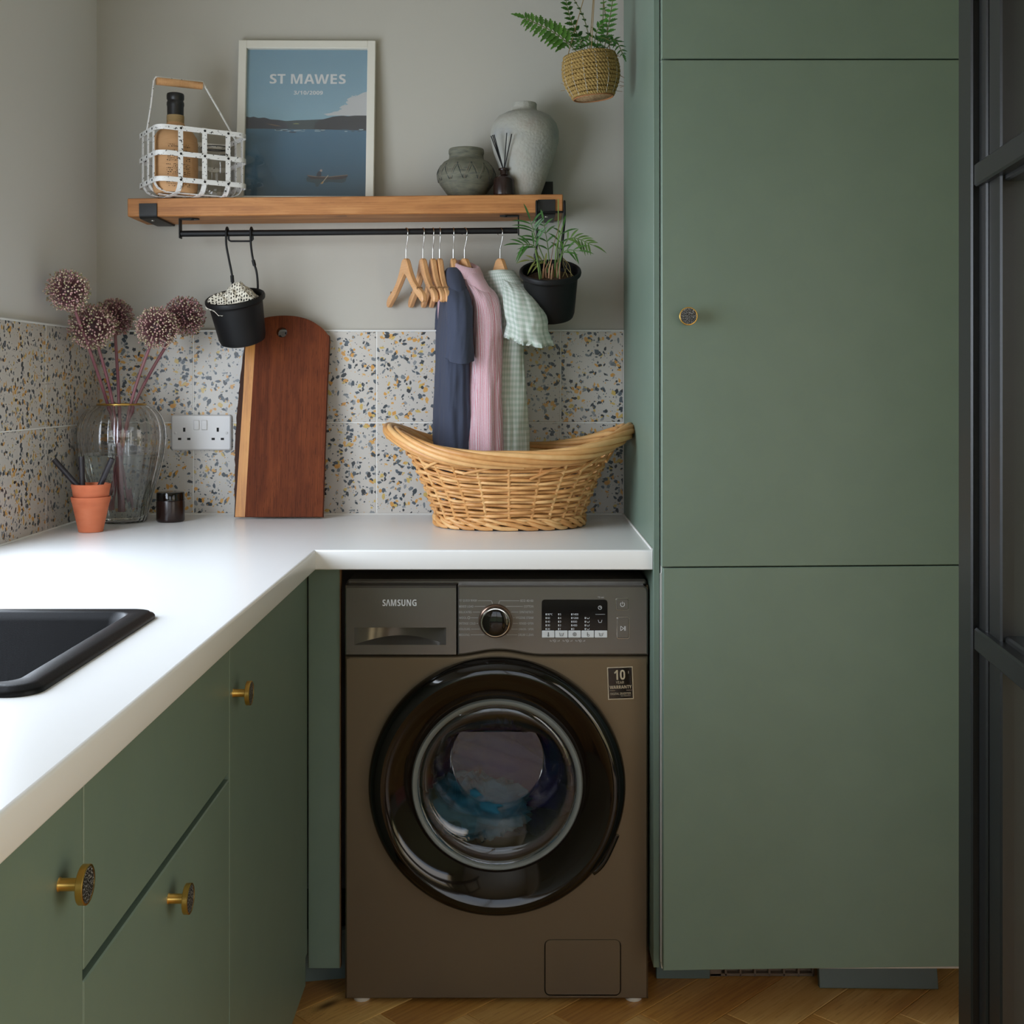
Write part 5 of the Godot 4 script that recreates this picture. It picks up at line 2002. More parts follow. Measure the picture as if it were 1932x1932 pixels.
	b.tube([Vector3(0.0500, 1.622, 0.1545), Vector3(0.1145, 1.622, 0.1545)], 0.0024, 8)
	obj("hook_wire", b, M.black_matte, t, true)
	for x in [0.0478, 0.1070]:
		b = MB.new()
		b.tube([Vector3(x, 1.525, 0.153), Vector3(x, 1.508, 0.151)], 0.0045, 10)
		obj("cord_sleeve", b, M.black_matte, t, true)
	b = MB.new()
	b.xf = Transform3D(tilt, tilt * Vector3(0, 0.100, 0))
	b.ball(Vector3(0, -0.010, 0), Vector3(0.0585, 0.014, 0.0585), 40, 10)
	obj("soil", b, M.soil, t).set_meta("kind", "stuff")
	palm(rc + Vector3(0, -0.012, -0.004))


# a narrow leaf: folded along the midrib, curved
func blade(b: MB, p: Vector3, q: Vector3, nrm: Vector3, w: float, droop: float, seg := 5, fold := 0.25, taper := 0.35) -> void:
	var side := (q - p).cross(nrm).normalized()
	var prev := []
	b.g += 1
	for i in seg + 1:
		var t := float(i) / seg
		var c := p.lerp(q, t) + Vector3(0, -droop * t * t, 0)
		var ww := w * pow(sin(PI * clampf(pow(t, 0.55 + taper) * 0.97 + 0.03, 0.0, 1.0)), 0.8)
		var up := nrm * ww * fold
		var row := [c - side * ww + up, c, c + side * ww + up]
		if i > 0:
			b.quad(prev[0], prev[1], row[1], row[0], b.g)
			b.quad(prev[1], prev[2], row[2], row[1], b.g)
		prev = row


func palm(at: Vector3) -> void:
	var t := thing("palm_plant", "small parlour palm with arching green fronds growing in the right hanging pot", "plant", at)
	var rg := RandomNumberGenerator.new()
	rg.seed = 21
	# fronds: where the tip goes, how many leaflet pairs, length, colour
	var fr := [
		[Vector3(0.006, -0.01, 0.0), Vector3(-0.030, 0.075, 0.006), Vector3(-0.045, 0.122, 0.012), 5, 0.055, Color(0.035, 0.12, 0.02)],
		[Vector3(-0.020, -0.01, 0.01), Vector3(-0.034, 0.060, 0.02), Vector3(-0.066, 0.066, 0.03), 5, 0.045, Color(0.04, 0.13, 0.02)],
		[Vector3(0.012, -0.01, 0.0), Vector3(0.040, 0.080, 0.01), Vector3(0.096, 0.066, 0.02), 7, 0.034, Color(0.09, 0.17, 0.03)],
		[Vector3(0.010, -0.01, -0.01), Vector3(0.022, 0.060, -0.01), Vector3(0.030, 0.110, -0.02), 3, 0.045, Color(0.04, 0.13, 0.02)],
		[Vector3(0.000, -0.01, -0.02), Vector3(-0.004, 0.060, -0.02), Vector3(-0.015, 0.126, -0.02), 4, 0.040, Color(0.05, 0.14, 0.03)],
		[Vector3(0.016, -0.01, 0.01), Vector3(0.030, 0.050, 0.015), Vector3(0.062, 0.052, 0.03), 3, 0.040, Color(0.05, 0.14, 0.02)],
		[Vector3(-0.006, -0.01, -0.02), Vector3(-0.010, 0.030, -0.02), Vector3(-0.045, 0.034, -0.01), 3, 0.035, Color(0.16, 0.17, 0.04)],
	]
	for f in fr:
		var p: Array = spline([f[0], f[1], f[2]], 8)
		var b := MB.new()
		b.col = Color(0.09, 0.15, 0.03)
		var rad := []
		for i in p.size():
			rad.append(lerpf(0.0019, 0.0007, float(i) / p.size()))
		b.tube(p, rad, 6)
		b.col = f[5]
		var n: int = f[3]
		for k in n:
			var s := 8 + int(float(k) / n * 8.0)
			var c: Vector3 = p[mini(s, p.size() - 1)]
			var d: Vector3 = (p[mini(s + 1, p.size() - 1)] - p[s - 1]).normalized()
			var sd := d.cross(Vector3(0, 0.3, 1)).normalized()
			for e in [-1.0, 1.0]:
				var dir: Vector3 = (d * 0.75 + sd * e * 0.8 + Vector3(0, 0, rg.randf_range(-0.2, 0.35))).normalized()
				var l: float = f[4] * rg.randf_range(0.75, 1.1)
				b.col = (f[5] as Color) * rg.randf_range(0.75, 1.25)
				blade(b, c, c + dir * l, Vector3(0, 0.45, 0.9).normalized(), 0.0024, l * 0.30)
		blade(b, p[p.size() - 1], p[p.size() - 1] + (f[2] - f[1]).normalized() * f[4], Vector3(0, 0.45, 0.9), 0.0024, 0.012)
		obj("frond", b, M.leaf, t)
	var b := MB.new()
	b.col = Color(0.13, 0.22, 0.04)
	b.tube(spline([Vector3(0.012, -0.012, 0.0), Vector3(0.018, 0.07, 0.005), Vector3(0.0185, 0.172, 0.01)], 6), 0.0013, 6)
	b.tube(spline([Vector3(0.010, -0.012, 0.006), Vector3(0.014, 0.06, 0.008), Vector3(0.029, 0.112, 0.01)], 6), 0.0016, 6)
	b.tube(spline([Vector3(-0.024, -0.018, 0.02), Vector3(-0.027, 0.01, 0.02), Vector3(-0.034, 0.055, 0.02)], 6), 0.0018, 6)
	b.col = Color(0.16, 0.07, 0.03)
	b.tube([Vector3(-0.006, -0.01, 0.01), Vector3(0.008, 0.07, 0.012), Vector3(0.024, 0.122, 0.012)], 0.0008, 5)
	obj("stems", b, M.stem, t)
	for k in 9:
		b = MB.new()
		var x := -0.018 + 0.005 * k
		var z := rg.randf_range(0.0, 0.02)
		b.col = Color(0.30, 0.16, 0.08) * rg.randf_range(0.6, 1.3)
		b.tube([Vector3(x, -0.016, z), Vector3(x + rg.randf_range(-0.003, 0.003), 0.012, z), Vector3(x + rg.randf_range(-0.008, 0.010), rg.randf_range(0.022, 0.040), z + 0.003)], [0.0026, 0.0022, 0.0008], 6)
		obj("dry_sheath", b, M.stem, t)
	for q in [[0.026, 0.052], [0.030, 0.066], [0.034, 0.040], [0.040, 0.060]]:
		b = MB.new()
		b.col = Color(0.20, 0.16, 0.05)
		b.tube(spline([Vector3(0.030, 0.040, -0.01), Vector3(q[0] + 0.004, 0.022, 0.0), Vector3(q[1] - 0.012, -0.006, 0.012)], 4), 0.0007, 5)
		obj("dry_leaf", b, M.stem, t)


# ---------------------------------------------------------------- hangers and clothes
func hanger_shape() -> PackedVector2Array:
	var outer := spline([Vector2(0.000, 0.000), Vector2(0.011, -0.003), Vector2(0.020, -0.015), Vector2(0.034, -0.036), Vector2(0.054, -0.057), Vector2(0.080, -0.074), Vector2(0.101, -0.084), Vector2(0.112, -0.094), Vector2(0.1145, -0.104)], 4)
	var inner := spline([Vector2(0.1115, -0.110), Vector2(0.104, -0.110), Vector2(0.088, -0.100), Vector2(0.060, -0.082), Vector2(0.034, -0.062), Vector2(0.014, -0.045), Vector2(0.000, -0.036)], 4)
	var half := PackedVector2Array()
	for p in outer:
		half.append(p)
	for p in inner:
		half.append(p)
	var out := half.duplicate()
	for i in range(half.size() - 2, 0, -1):
		out.append(Vector2(-half[i].x, half[i].y))
	return out


func make_hanger(label: String, group: String) -> Node3D:
	var t := thing("clothes_hanger", label, "hanger", Vector3.ZERO, 0.0, group)
	var b := MB.new()
	b.extrude(hanger_shape(), -0.0065, 0.0065, 0.0025, true)
	obj("wooden_bow", b, M.hanger_wood, t)
	for s in [-1.0, 1.0]:
		b = MB.new()
		b.box(Vector3(s * 0.0835, -0.0765, 0), Vector3(0.0022, 0.006, 0.0142), 0.0004)
		obj("strap_notch", b, M.mdf, t)
	b = MB.new()
	var pts := [Vector3(0, -0.006, 0), Vector3(0, 0.018, 0), Vector3(0.001, 0.024, 0), Vector3(0.008, 0.038, 0), Vector3(0.0118, 0.050, 0)]
	for k in 10:
		var f := -0.35 + k / 9.0 * 3.75
		pts.append(Vector3(cos(f) * 0.0120, 0.0600 + sin(f) * 0.0120, 0))
	b.tube(spline(pts, 3), 0.0012, 8)
	b.ball(pts[pts.size() - 1], Vector3.ONE * 0.0018, 8, 6)
	obj("hook", b, M.chrome, t)
	return t


func hangers_and_clothes() -> void:
	# the hook's bend rests on the rail; the bow runs out from the wall, turned by «a»
	var spots := [
		[-0.2585, 27.0, "bare wooden hanger furthest left on the rail, turned most towards us"],
		[-0.2185, 20.0, "second bare wooden hanger from the left on the rail"],
		[-0.1950, 16.0, "third bare wooden hanger from the left, half hidden by the next"],
		[-0.1790, 14.0, "bare wooden hanger touching the navy T-shirt"],
		[-0.1465, 10.0, "wooden hanger holding the navy T-shirt"],
		[-0.1200, 33.0, "wooden hanger holding the pink striped shirt"],
		[-0.0355, 30.0, "wooden hanger holding the pale green checked top"],
	]
	var proto := make_hanger(spots[0][2], "wooden hangers on the black rail")
	for k in spots.size():
		var s = spots[k]
		var turn := deg_to_rad(-90.0 + s[1])
		var at := Vector3(s[0], 1.5185, 0.110)
		if k == 0:
			proto.position = at
			proto.rotation.y = turn
		else:
			dup(proto, "clothes_hanger", at, turn, s[2], "wooden hangers on the black rail")
	# garments: rings (height, half length along the bow, half thickness, shift along the bow)
	var b := MB.new()
	var top := 1.5185
	garment(b, [[-0.024, 0.030, 0.016, 0.0], [-0.034, 0.048, 0.021, 0.0], [-0.052, 0.070, 0.024, 0.0], [-0.070, 0.092, 0.026, 0.0], [-0.090, 0.110, 0.027, 0.0], [-0.13, 0.113, 0.030, 0.0], [-0.20, 0.108, 0.036, 0.0], [-0.30, 0.110, 0.038, 0.0], [-0.38, 0.114, 0.040, 0.0], [-0.46, 0.118, 0.044, 0.0], [-0.50, 0.118, 0.046, 0.0]], 11, 0.006)
	var n1 := obj("shirt_body", b, M.navy, thing("t_shirt", "plain navy T-shirt on a hanger, hanging into the wicker basket", "shirt", Vector3(-0.1465, top, 0.110), deg_to_rad(-80.0)))
	for s in [-1.0, 1.0]:
		b = MB.new()
		sleeve(b, s, [[-0.072, 0.072, 0.030, 0.022], [-0.095, 0.098, 0.036, 0.026], [-0.13, 0.112, 0.040, 0.029], [-0.18, 0.116, 0.042, 0.030], [-0.225, 0.116, 0.044, 0.031], [-0.238, 0.116, 0.044, 0.031]], 3, 0.004, true)
		obj("sleeve", b, M.navy, n1.get_parent())
	b = MB.new()
	garment(b, [[-0.030, 0.040, 0.026, 0.0], [-0.040, 0.056, 0.028, 0.0], [-0.058, 0.078, 0.029, 0.0], [-0.078, 0.098, 0.030, 0.0], [-0.100, 0.112, 0.030, 0.0], [-0.16, 0.108, 0.033, 0.0], [-0.24, 0.106, 0.038, 0.0], [-0.32, 0.108, 0.042, 0.004], [-0.40, 0.110, 0.048, 0.008], [-0.46, 0.114, 0.052, 0.010], [-0.50, 0.116, 0.054, 0.010]], 23, 0.0055)
	var pk := thing("striped_shirt", "pink and white striped collared shirt on a hanger, hanging into the wicker basket", "shirt", Vector3(-0.1200, top, 0.110), deg_to_rad(-57.0))
	obj("shirt_body", b, M.pink_cloth, pk)
	b = MB.new()
	sleeve(b, 1.0, [[-0.066, 0.060, 0.026, 0.026], [-0.088, 0.088, 0.030, 0.030], [-0.13, 0.102, 0.032, 0.032], [-0.22, 0.104, 0.033, 0.034], [-0.32, 0.102, 0.034, 0.034], [-0.47, 0.104, 0.036, 0.036]], 5, 0.004, false)
	obj("sleeve", b, M.pink_cloth, pk)
	# turned-down collar
	b = MB.new()
	var rings := []
	for q in [[-0.006, 0.028, 0.019], [0.002, 0.033, 0.023], [0.000, 0.039, 0.028], [-0.014, 0.047, 0.034], [-0.030, 0.055, 0.038]]:
		var ring := []
		for i in 40:
			var f := TAU * i / 40
			var lean := -0.012 * cos(f)
			ring.append(Vector3(cos(f) * q[1] + 0.010, -0.024 + q[0] + lean * 1.0 + 0.008, sin(f) * q[2]))
		rings.append(ring)
	b.loft(rings, false, false, false, true, 0.6)
	obj("collar", b, M.pink_cloth, pk)
	b = MB.new()
	b.ball(Vector3(0.045, -0.235, 0.046), Vector3(0.004, 0.004, 0.0018), 12, 6)
	obj("button", b, M.socket, pk)
	b = MB.new()
	garment(b, [[-0.030, 0.038, 0.026, 0.0], [-0.042, 0.058, 0.028, 0.0], [-0.060, 0.080, 0.030, 0.0], [-0.080, 0.100, 0.031, 0.0], [-0.105, 0.108, 0.033, 0.0], [-0.16, 0.098, 0.036, -0.006], [-0.24, 0.092, 0.040, -0.010], [-0.32, 0.094, 0.046, -0.012], [-0.42, 0.098, 0.052, -0.014], [-0.51, 0.102, 0.056, -0.014]], 37, 0.006)
	var gn := thing("checked_top", "pale green gingham top with frilled short sleeves on the rightmost hanger", "top", Vector3(-0.0355, top, 0.110), deg_to_rad(-60.0))
	obj("top_body", b, M.green_cloth, gn)
	for s in [-1.0, 1.0]:
		b = MB.new()
		sleeve(b, s, [[-0.056, 0.058, 0.030, 0.026], [-0.075, 0.086, 0.038, 0.034], [-0.105, 0.106, 0.044, 0.042], [-0.140, 0.118, 0.050, 0.048], [-0.165, 0.124, 0.048, 0.046], [-0.178, 0.128, 0.052, 0.050], [-0.196, 0.130, 0.058, 0.055]] if s > 0 else [[-0.056, 0.050, 0.024, 0.026], [-0.09, 0.075, 0.028, 0.032], [-0.14, 0.080, 0.030, 0.036], [-0.19, 0.082, 0.030, 0.038]], 8, 0.0065, true)
		obj("sleeve", b, M.green_cloth, gn)


# a cloth tube hanging from the bow: x along the bow, z across it
func garment(b: MB, rows: Array, sd: int, fold: float) -> void:
	var n := 72
	var fine := []
	for i in rows.size() - 1:
		var steps := 2 if i < 5 else 5
		for k in steps:
			var u := float(k) / steps
			var r := []
			for e in 4:
				r.append(cubic_interpolate(rows[i][e], rows[i + 1][e], rows[maxi(i - 1, 0)][e], rows[mini(i + 2, rows.size() - 1)][e], u))
			fine.append(r)
	fine.append(rows[rows.size() - 1])
	var ns := FastNoiseLite.new()
	ns.seed = sd
	ns.frequency = 1.0
	var rings := []
	for r in fine:
		var ring := []
		var depth: float = clampf((-r[0] - 0.05) / 0.2, 0.05, 1.0)
		for j in n:
			var f := TAU * j / n
			var cs := cos(f)
			var sn := sin(f)
			var p := Vector2(signf(cs) * pow(absf(cs), 0.75) * r[1], signf(sn) * pow(absf(sn), 0.8) * r[2])
			var k: float = ns.get_noise_3d(cs * 2.4, r[0] * 2.2, sn * 2.4) * 1.5 + sin(f * 5.0 + ns.get_noise_1d(r[0] * 2.0) * 4.0 + sd) * 0.55 + ns.get_noise_3d(cs * 6.0, r[0] * 12.0, sn * 6.0) * 0.5
			p += p.normalized() * k * fold * depth
			ring.append(Vector3(p.x + r[3], r[0], p.y))
		rings.append(ring)
	b.loft(rings, true, false, false, true, 0.62)


func sleeve(b: MB, side: float, rows: Array, sd: int, fold: float, hem: bool) -> void:
	var n := 48
	var ns := FastNoiseLite.new()
	ns.seed = sd + int(side * 10.0)
	ns.frequency = 1.0
	var rings := []
	var fine := []
	for i in rows.size() - 1:
		for k in 4:
			var u := k / 4.0
			var r := []
			for e in 4:
				r.append(cubic_interpolate(rows[i][e], rows[i + 1][e], rows[maxi(i - 1, 0)][e], rows[mini(i + 2, rows.size() - 1)][e], u))
			fine.append(r)
	fine.append(rows[rows.size() - 1])
	for i in fine.size():
		var r: Array = fine[i]
		var ring := []
		var grow := float(i) / fine.size()
		for j in n:
			var f := TAU * j / n
			var k := sin(f * 7.0 + sd) * 0.6 * grow + ns.get_noise_3d(cos(f) * 2.0, r[0] * 9.0, sin(f) * 2.0) * 1.2 + ns.get_noise_3d(cos(f) * 6.0, r[0] * 22.0, sin(f) * 6.0) * 0.5
			var q := Vector2(cos(f) * r[2], sin(f) * r[3])
			q += q.normalized() * k * fold
			# the opening slants: lower on the outside
			ring.append(Vector3(side * (r[1] + q.x), r[0] - q.x * 0.35, q.y))
		rings.append(ring)
	if hem:
		var last: Array = rings[rings.size() - 1]
		var turn := []
		var c := Vector3()
		for p in last:
			c += p
		c /= n
		for p in last:
			turn.append(c + (p - c) * 0.93 + Vector3(0, 0.012, 0))
		rings.append(turn)
	b.loft(rings, side > 0.0, false, false, true, 0.3)


# ---------------------------------------------------------------- fern in a rope basket
func fern_basket() -> void:
	var c := Vector3(0.1730, 1.853, 0.300)
	var t := thing("hanging_basket", "coiled rope basket with a fern, hanging on cords beside the tall cupboard", "basket", c)
	var tilt := Basis(Vector3(0, 0, 1), 0.10) * Basis(Vector3.RIGHT, 0.04)
	var rows := 12
	for k in rows:
		var b := MB.new()
		b.xf = Transform3D(tilt, Vector3.ZERO)
		var v := float(k) / (rows - 1)
		var r := lerpf(0.0445, 0.0605, sin(minf(v * 1.75, 1.0) * PI / 2)) - 0.006 * pow(maxf(v - 0.6, 0.0) / 0.4, 2.0)
		# two strands twisted together
		for e in 2:
			var pts := []
			for i in 120:
				var f := TAU * i / 120
				var w := f * 26.0 + e * PI + k
				pts.append(Vector3(cos(f) * (r + cos(w) * 0.0022), 0.006 + 0.0078 * k + sin(w) * 0.0022 + 0.0007 * sin(f * 3.0 + k * 2.0), sin(f) * (r + cos(w) * 0.0022)))
			b.tube(pts, 0.0029, 6, false, true)
		obj("rope_coil", b, M.rope, t)
	var b := MB.new()
	b.xf = Transform3D(tilt, Vector3.ZERO)
	b.lathe([Vector2(0, 0.0015), Vector2(0.040, 0.001), Vector2(0.0425, 0.003), Vector2(0.040, 0.006), Vector2(0, 0.006)], 40)
	obj("woven_base", b, M.husk, t)
	b = MB.new()
	b.xf = Transform3D(tilt, Vector3.ZERO)
	for e in 2:
		var pts := []
		for i in 48:
			var f := TAU * i / 48
			pts.append(Vector3(cos(f) * (0.0435 - e * 0.0016), 0.0005 + e * 0.003, sin(f) * (0.0435 - e * 0.0016)))
		b.tube(pts, 0.0016, 6, false, true)
	obj("base_ring", b, M.dry, t)
	b = MB.new()
	b.xf = Transform3D(tilt, Vector3.ZERO)
	for k in 14:
		var f := TAU * k / 14 + 0.1
		var pts := []
		for i in 12:
			var v := i / 11.0
			var r := lerpf(0.0445, 0.0605, sin(minf(v * 1.75, 1.0) * PI / 2)) - 0.006 * pow(maxf(v - 0.6, 0.0) / 0.4, 2.0) + 0.0032
			pts.append(Vector3(cos(f) * r, 0.004 + 0.086 * v, sin(f) * r))
		b.tube(pts, 0.0005, 5)
	obj("stitching", b, M.carcass, t)
	b = MB.new()
	var rg := RandomNumberGenerator.new()
	rg.seed = 31
	for k in 26:
		var f := rg.randf() * TAU
		var yy := rg.randf_range(0.01, 0.09)
		var p := Vector3(cos(f) * 0.061, yy, sin(f) * 0.061)
		b.tube([tilt * p, tilt * (p + Vector3(cos(f + rg.randf_range(-0.9, 0.9)), rg.randf_range(-0.8, 0.6), sin(f)) * rg.randf_range(0.006, 0.016))], 0.0005, 4)
	obj("loose_straw", b, M.twine, t).set_meta("kind", "stuff")
	for q in [[-0.052, 0.010, 0.0], [0.0, 0.05, 0.012], [0.048, -0.006, -0.012], [0.0, -0.05, 0.0]]:
		b = MB.new()
		b.tube([tilt * Vector3(q[0], 0.086, q[1]), Vector3(q[0] * 0.1 + 0.006, 0.30, q[1] * 0.1), Vector3(0.006, 0.585, 0)], 0.0011, 6)
		b.ball(tilt * Vector3(q[0], 0.090, q[1]), Vector3(0.003, 0.004, 0.003), 8, 6)
		obj("hanging_cord", b, M.twine, t)
	b = MB.new()
	b.lathe([Vector2(0, 0.582), Vector2(0.004, 0.584), Vector2(0.004, 0.596)], 12)
	obj("ceiling_hook", b, M.brass, t)
	# fern
	var f2 := thing("fern", "green fern with toothed leaflets growing from the hanging rope basket", "plant", c + Vector3(0, 0.080, 0))
	var gs := [Color(0.045, 0.16, 0.015), Color(0.03, 0.12, 0.012), Color(0.07, 0.19, 0.02)]
	var fronds := [
		[Vector3(-0.030, 0.010, 0.020), Vector3(-0.085, 0.050, 0.045), Vector3(-0.150, 0.078, 0.060), 11, 0.040, Vector3(0.1, 0.35, 0.93), 2],
		[Vector3(-0.010, 0.010, 0.000), Vector3(-0.050, 0.090, 0.010), Vector3(-0.066, 0.155, 0.020), 11, 0.026, Vector3(0.7, 0.2, 0.7), 0],
		[Vector3(-0.002, 0.010, 0.010), Vector3(-0.022, 0.090, 0.020), Vector3(-0.058, 0.150, 0.030), 9, 0.014, Vector3(0.8, 0.3, 0.5), 1],
		[Vector3(0.010, 0.010, 0.000), Vector3(0.020, 0.080, 0.000), Vector3(0.022, 0.150, 0.005), 9, 0.015, Vector3(-0.7, 0.2, 0.7), 0],
		[Vector3(0.020, 0.010, 0.005), Vector3(0.034, 0.085, 0.010), Vector3(0.046, 0.160, 0.010), 11, 0.024, Vector3(-0.6, 0.2, 0.8), 0],
		[Vector3(0.020, 0.010, 0.010), Vector3(0.044, 0.044, 0.020), Vector3(0.062, 0.010, 0.030), 7, 0.020, Vector3(-0.2, 0.6, 0.8), 1],
		[Vector3(0.000, 0.000, 0.020), Vector3(0.010, 0.040, 0.040), Vector3(0.034, 0.030, 0.058), 6, 0.022, Vector3(0, 0.7, 0.7), 1],
		[Vector3(-0.010, 0.000, 0.020), Vector3(-0.020, 0.040, 0.040), Vector3(-0.034, 0.022, 0.062), 6, 0.022, Vector3(0, 0.7, 0.7), 0],
		[Vector3(-0.014, 0.000, 0.000), Vector3(-0.040, 0.045, 0.000), Vector3(-0.068, 0.030, 0.020), 6, 0.022, Vector3(0, 0.6, 0.8), 2],
		[Vector3(0.010, 0.000, -0.010), Vector3(0.020, 0.055, -0.020), Vector3(0.050, 0.060, -0.040), 6, 0.022, Vector3(0, 0.6, 0.8), 1],
		[Vector3(0.000, 0.000, 0.000), Vector3(0.004, 0.055, 0.015), Vector3(0.018, 0.075, 0.035), 6, 0.024, Vector3(0, 0.5, 0.9), 0],
		[Vector3(-0.020, 0.000, -0.010), Vector3(-0.030, 0.060, -0.020), Vector3(-0.060, 0.085, -0.050), 6, 0.022, Vector3(0, 0.6, 0.8), 1],
	]
	for f in fronds:
		var p: Array = spline([f[0], f[1], f[2]], 10)
		b = MB.new()
		b.col = Color(0.11, 0.13, 0.03)
		b.tube(p, 0.0010, 5)
		var nrm: Vector3 = f[5]
		nrm = nrm.normalized()
		var n: int = f[3]
		for k in n:
			var u := 0.30 + 0.68 * float(k) / (n - 1)
			var ix := mini(int(u * (p.size() - 1)), p.size() - 2)
			var cc: Vector3 = p[ix].lerp(p[ix + 1], u * (p.size() - 1) - ix)
			var d: Vector3 = (p[ix + 1] - p[ix]).normalized()
			var sd := d.cross(nrm).normalized()
			var l: float = f[4] * (1.0 - 0.55 * pow(u, 3.0)) * rg.randf_range(0.85, 1.1)
			for e in [-1.0, 1.0]:
				b.col = (gs[f[6]] as Color) * rg.randf_range(0.7, 1.3)
				leaflet(b, cc, (sd * e + d * 0.45).normalized(), nrm, l, l * 0.205)
		b.col = gs[f[6]]
		leaflet(b, p[p.size() - 1], (p[p.size() - 1] - p[p.size() - 2]).normalized(), nrm, f[4] * 0.9, f[4] * 0.16)
		obj("frond", b, M.leaf, f2)


# a toothed fern leaflet, slightly cupped
func leaflet(b: MB, p: Vector3, d: Vector3, nrm: Vector3, l: float, w: float) -> void:
	var sd := d.cross(nrm).normalized()
	var n := 9
	b.g += 1
	var prev := []
	for i in n + 1:
		var t := float(i) / n
		var ww := w * (sin(PI * clampf(pow(t, 0.7), 0.02, 0.985))) * (1.0 if i % 2 == 0 else 0.62) + 0.0002
		var c := p + d * l * t - Vector3(0, 1, 0) * l * 0.16 * t * t
		var fwd := d * (l * 0.035 if i % 2 == 0 else 0.0)
		var row := [c - sd * ww + nrm * ww * 0.3 + fwd, c, c + sd * ww + nrm * ww * 0.3 + fwd]
		if i > 0:
			b.quad(prev[0], prev[1], row[1], row[0], b.g)
			b.quad(prev[1], prev[2], row[2], row[1], b.g)
		prev = row


# ---------------------------------------------------------------- things on the worktop
func worktop_things() -> void:
	var top := 0.901
	# chopping board leaning on the tiles: heartwood with a hanging hole, sapwood strip, bark edge
	var t := thing("chopping_board", "long round-topped hardwood chopping board with a pale live edge leaning on the tiles", "chopping board", Vector3(-0.560, top + 0.0035, 0.100))
	t.rotation = Vector3(-0.155, 0, 0)
	var th := 0.010
	var hw := PackedVector2Array()
	var right := spline([Vector2(0.1035, 0.0), Vector2(0.1045, 0.15), Vector2(0.1060, 0.30), Vector2(0.1090, 0.424), Vector2(0.1050, 0.440), Vector2(0.090, 0.457), Vector2(0.062, 0.475), Vector2(0.030, 0.4845), Vector2(-0.005, 0.4870), Vector2(-0.040, 0.4835), Vector2(-0.062, 0.4765)], 4)
	hw.append(Vector2(-0.0805, 0.0))
	for p in right:
		hw.append(p)
	hw.append(Vector2(-0.0680, 0.474))
	hw.append(Vector2(-0.0740, 0.26))
	# slit to the hole so that one outline takes both in
	var hole := Vector2(-0.0060, 0.4455)
	var slit := Vector2(-0.005, 0.4870)
	var outl := PackedVector2Array()
	for p in hw:
		outl.append(p)
		if p.distance_to(slit) < 0.0004:
			for i in 25:
				var f := PI / 2 - TAU * i / 24.0
				outl.append(hole + Vector2(cos(f), sin(f)) * 0.0128)
			outl.append(p + Vector2(-0.00001, 0))
	var b := MB.new()
	b.extrude(outl, -th, th, 0.0, false, true)
	obj("heartwood", b, M.heartwood, t)
	b = MB.new()
	b.extrude(PackedVector2Array([Vector2(-0.1035, 0.0), Vector2(-0.0805, 0.0), Vector2(-0.0740, 0.26), Vector2(-0.0680, 0.474), Vector2(-0.085, 0.462), Vector2(-0.0925, 0.452), Vector2(-0.0945, 0.30), Vector2(-0.099, 0.15)]), -th, th, 0.0, false, true)
	obj("sapwood_strip", b, M.sapwood, t).set_meta("label", "pale yellow sapwood strip")
	var edge := [Vector2(-0.1035, 0.0), Vector2(-0.099, 0.15), Vector2(-0.0945, 0.30), Vector2(-0.0925, 0.452)]
	var ns := FastNoiseLite.new()
	ns.frequency = 18.0
	var inn := spline(edge, 12)
	var bark := PackedVector2Array()
	for p in inn:
		bark.append(p)
	for i in range(inn.size() - 1, -1, -1):
		var p: Vector2 = inn[i]
		var v := p.y / 0.452
		bark.append(p - Vector2(0.0015 + 0.010 * pow(sin(PI * clampf(v, 0.02, 0.98)), 1.3) + 0.0028 * (ns.get_noise_1d(p.y * 2.0) + 0.5), 0))
	b = MB.new()
	b.extrude(bark, -th, th * 0.7, 0.0005, false, true)
	obj("bark_edge", b, M.bark, t).set_meta("label", "dark rough bark edge")

	# ribbed glass vase
	var vc := Vector3(-0.9130, top, 0.168)
	var v := thing("glass_vase", "large ribbed clear glass vase with a gold rim, half full of water", "vase", vc)
	b = MB.new()
	var prof := [Vector2(0, 0.004), Vector2(0.035, 0.003), Vector2(0.050, 0.002), Vector2(0.0565, 0.007), Vector2(0.066, 0.045), Vector2(0.079, 0.090), Vector2(0.0905, 0.135), Vector2(0.0975, 0.175), Vector2(0.0990, 0.205), Vector2(0.0945, 0.232), Vector2(0.082, 0.255), Vector2(0.066, 0.2675), Vector2(0.0540, 0.2715)]
	var sp := spline(prof, 5)
	var shell := []
	for p in sp:
		shell.append(p)
	for i in range(sp.size() - 1, -1, -1):
		shell.append(Vector2(maxf(sp[i].x - 0.0032, 0.0), sp[i].y + (0.0035 if sp[i].y < 0.01 else 0.0)))
	b.lathe(shell, 168, 24, 0.013)
	obj("glass_body", b, M.solid_glass, v)
	b = MB.new()
	var pts := []
	for i in 64:
		var f := TAU * i / 64
		pts.append(Vector3(cos(f) * 0.0540, 0.2728, sin(f) * 0.0540))
	b.tube(pts, 0.0020, 8, false, true)
	obj("gold_rim", b, M.brass, v).set_meta("label", "thin gold rim")
	b = MB.new()
	b.lathe(spline([Vector2(0, 0.008), Vector2(0.034, 0.007), Vector2(0.048, 0.008), Vector2(0.0535, 0.012), Vector2(0.063, 0.045), Vector2(0.0755, 0.090), Vector2(0.0865, 0.132), Vector2(0.0920, 0.158)], 4) + [Vector2(0.0915, 0.1590), Vector2(0, 0.1590)], 96, 24, 0.010)
	obj("water", b, M.water, v)
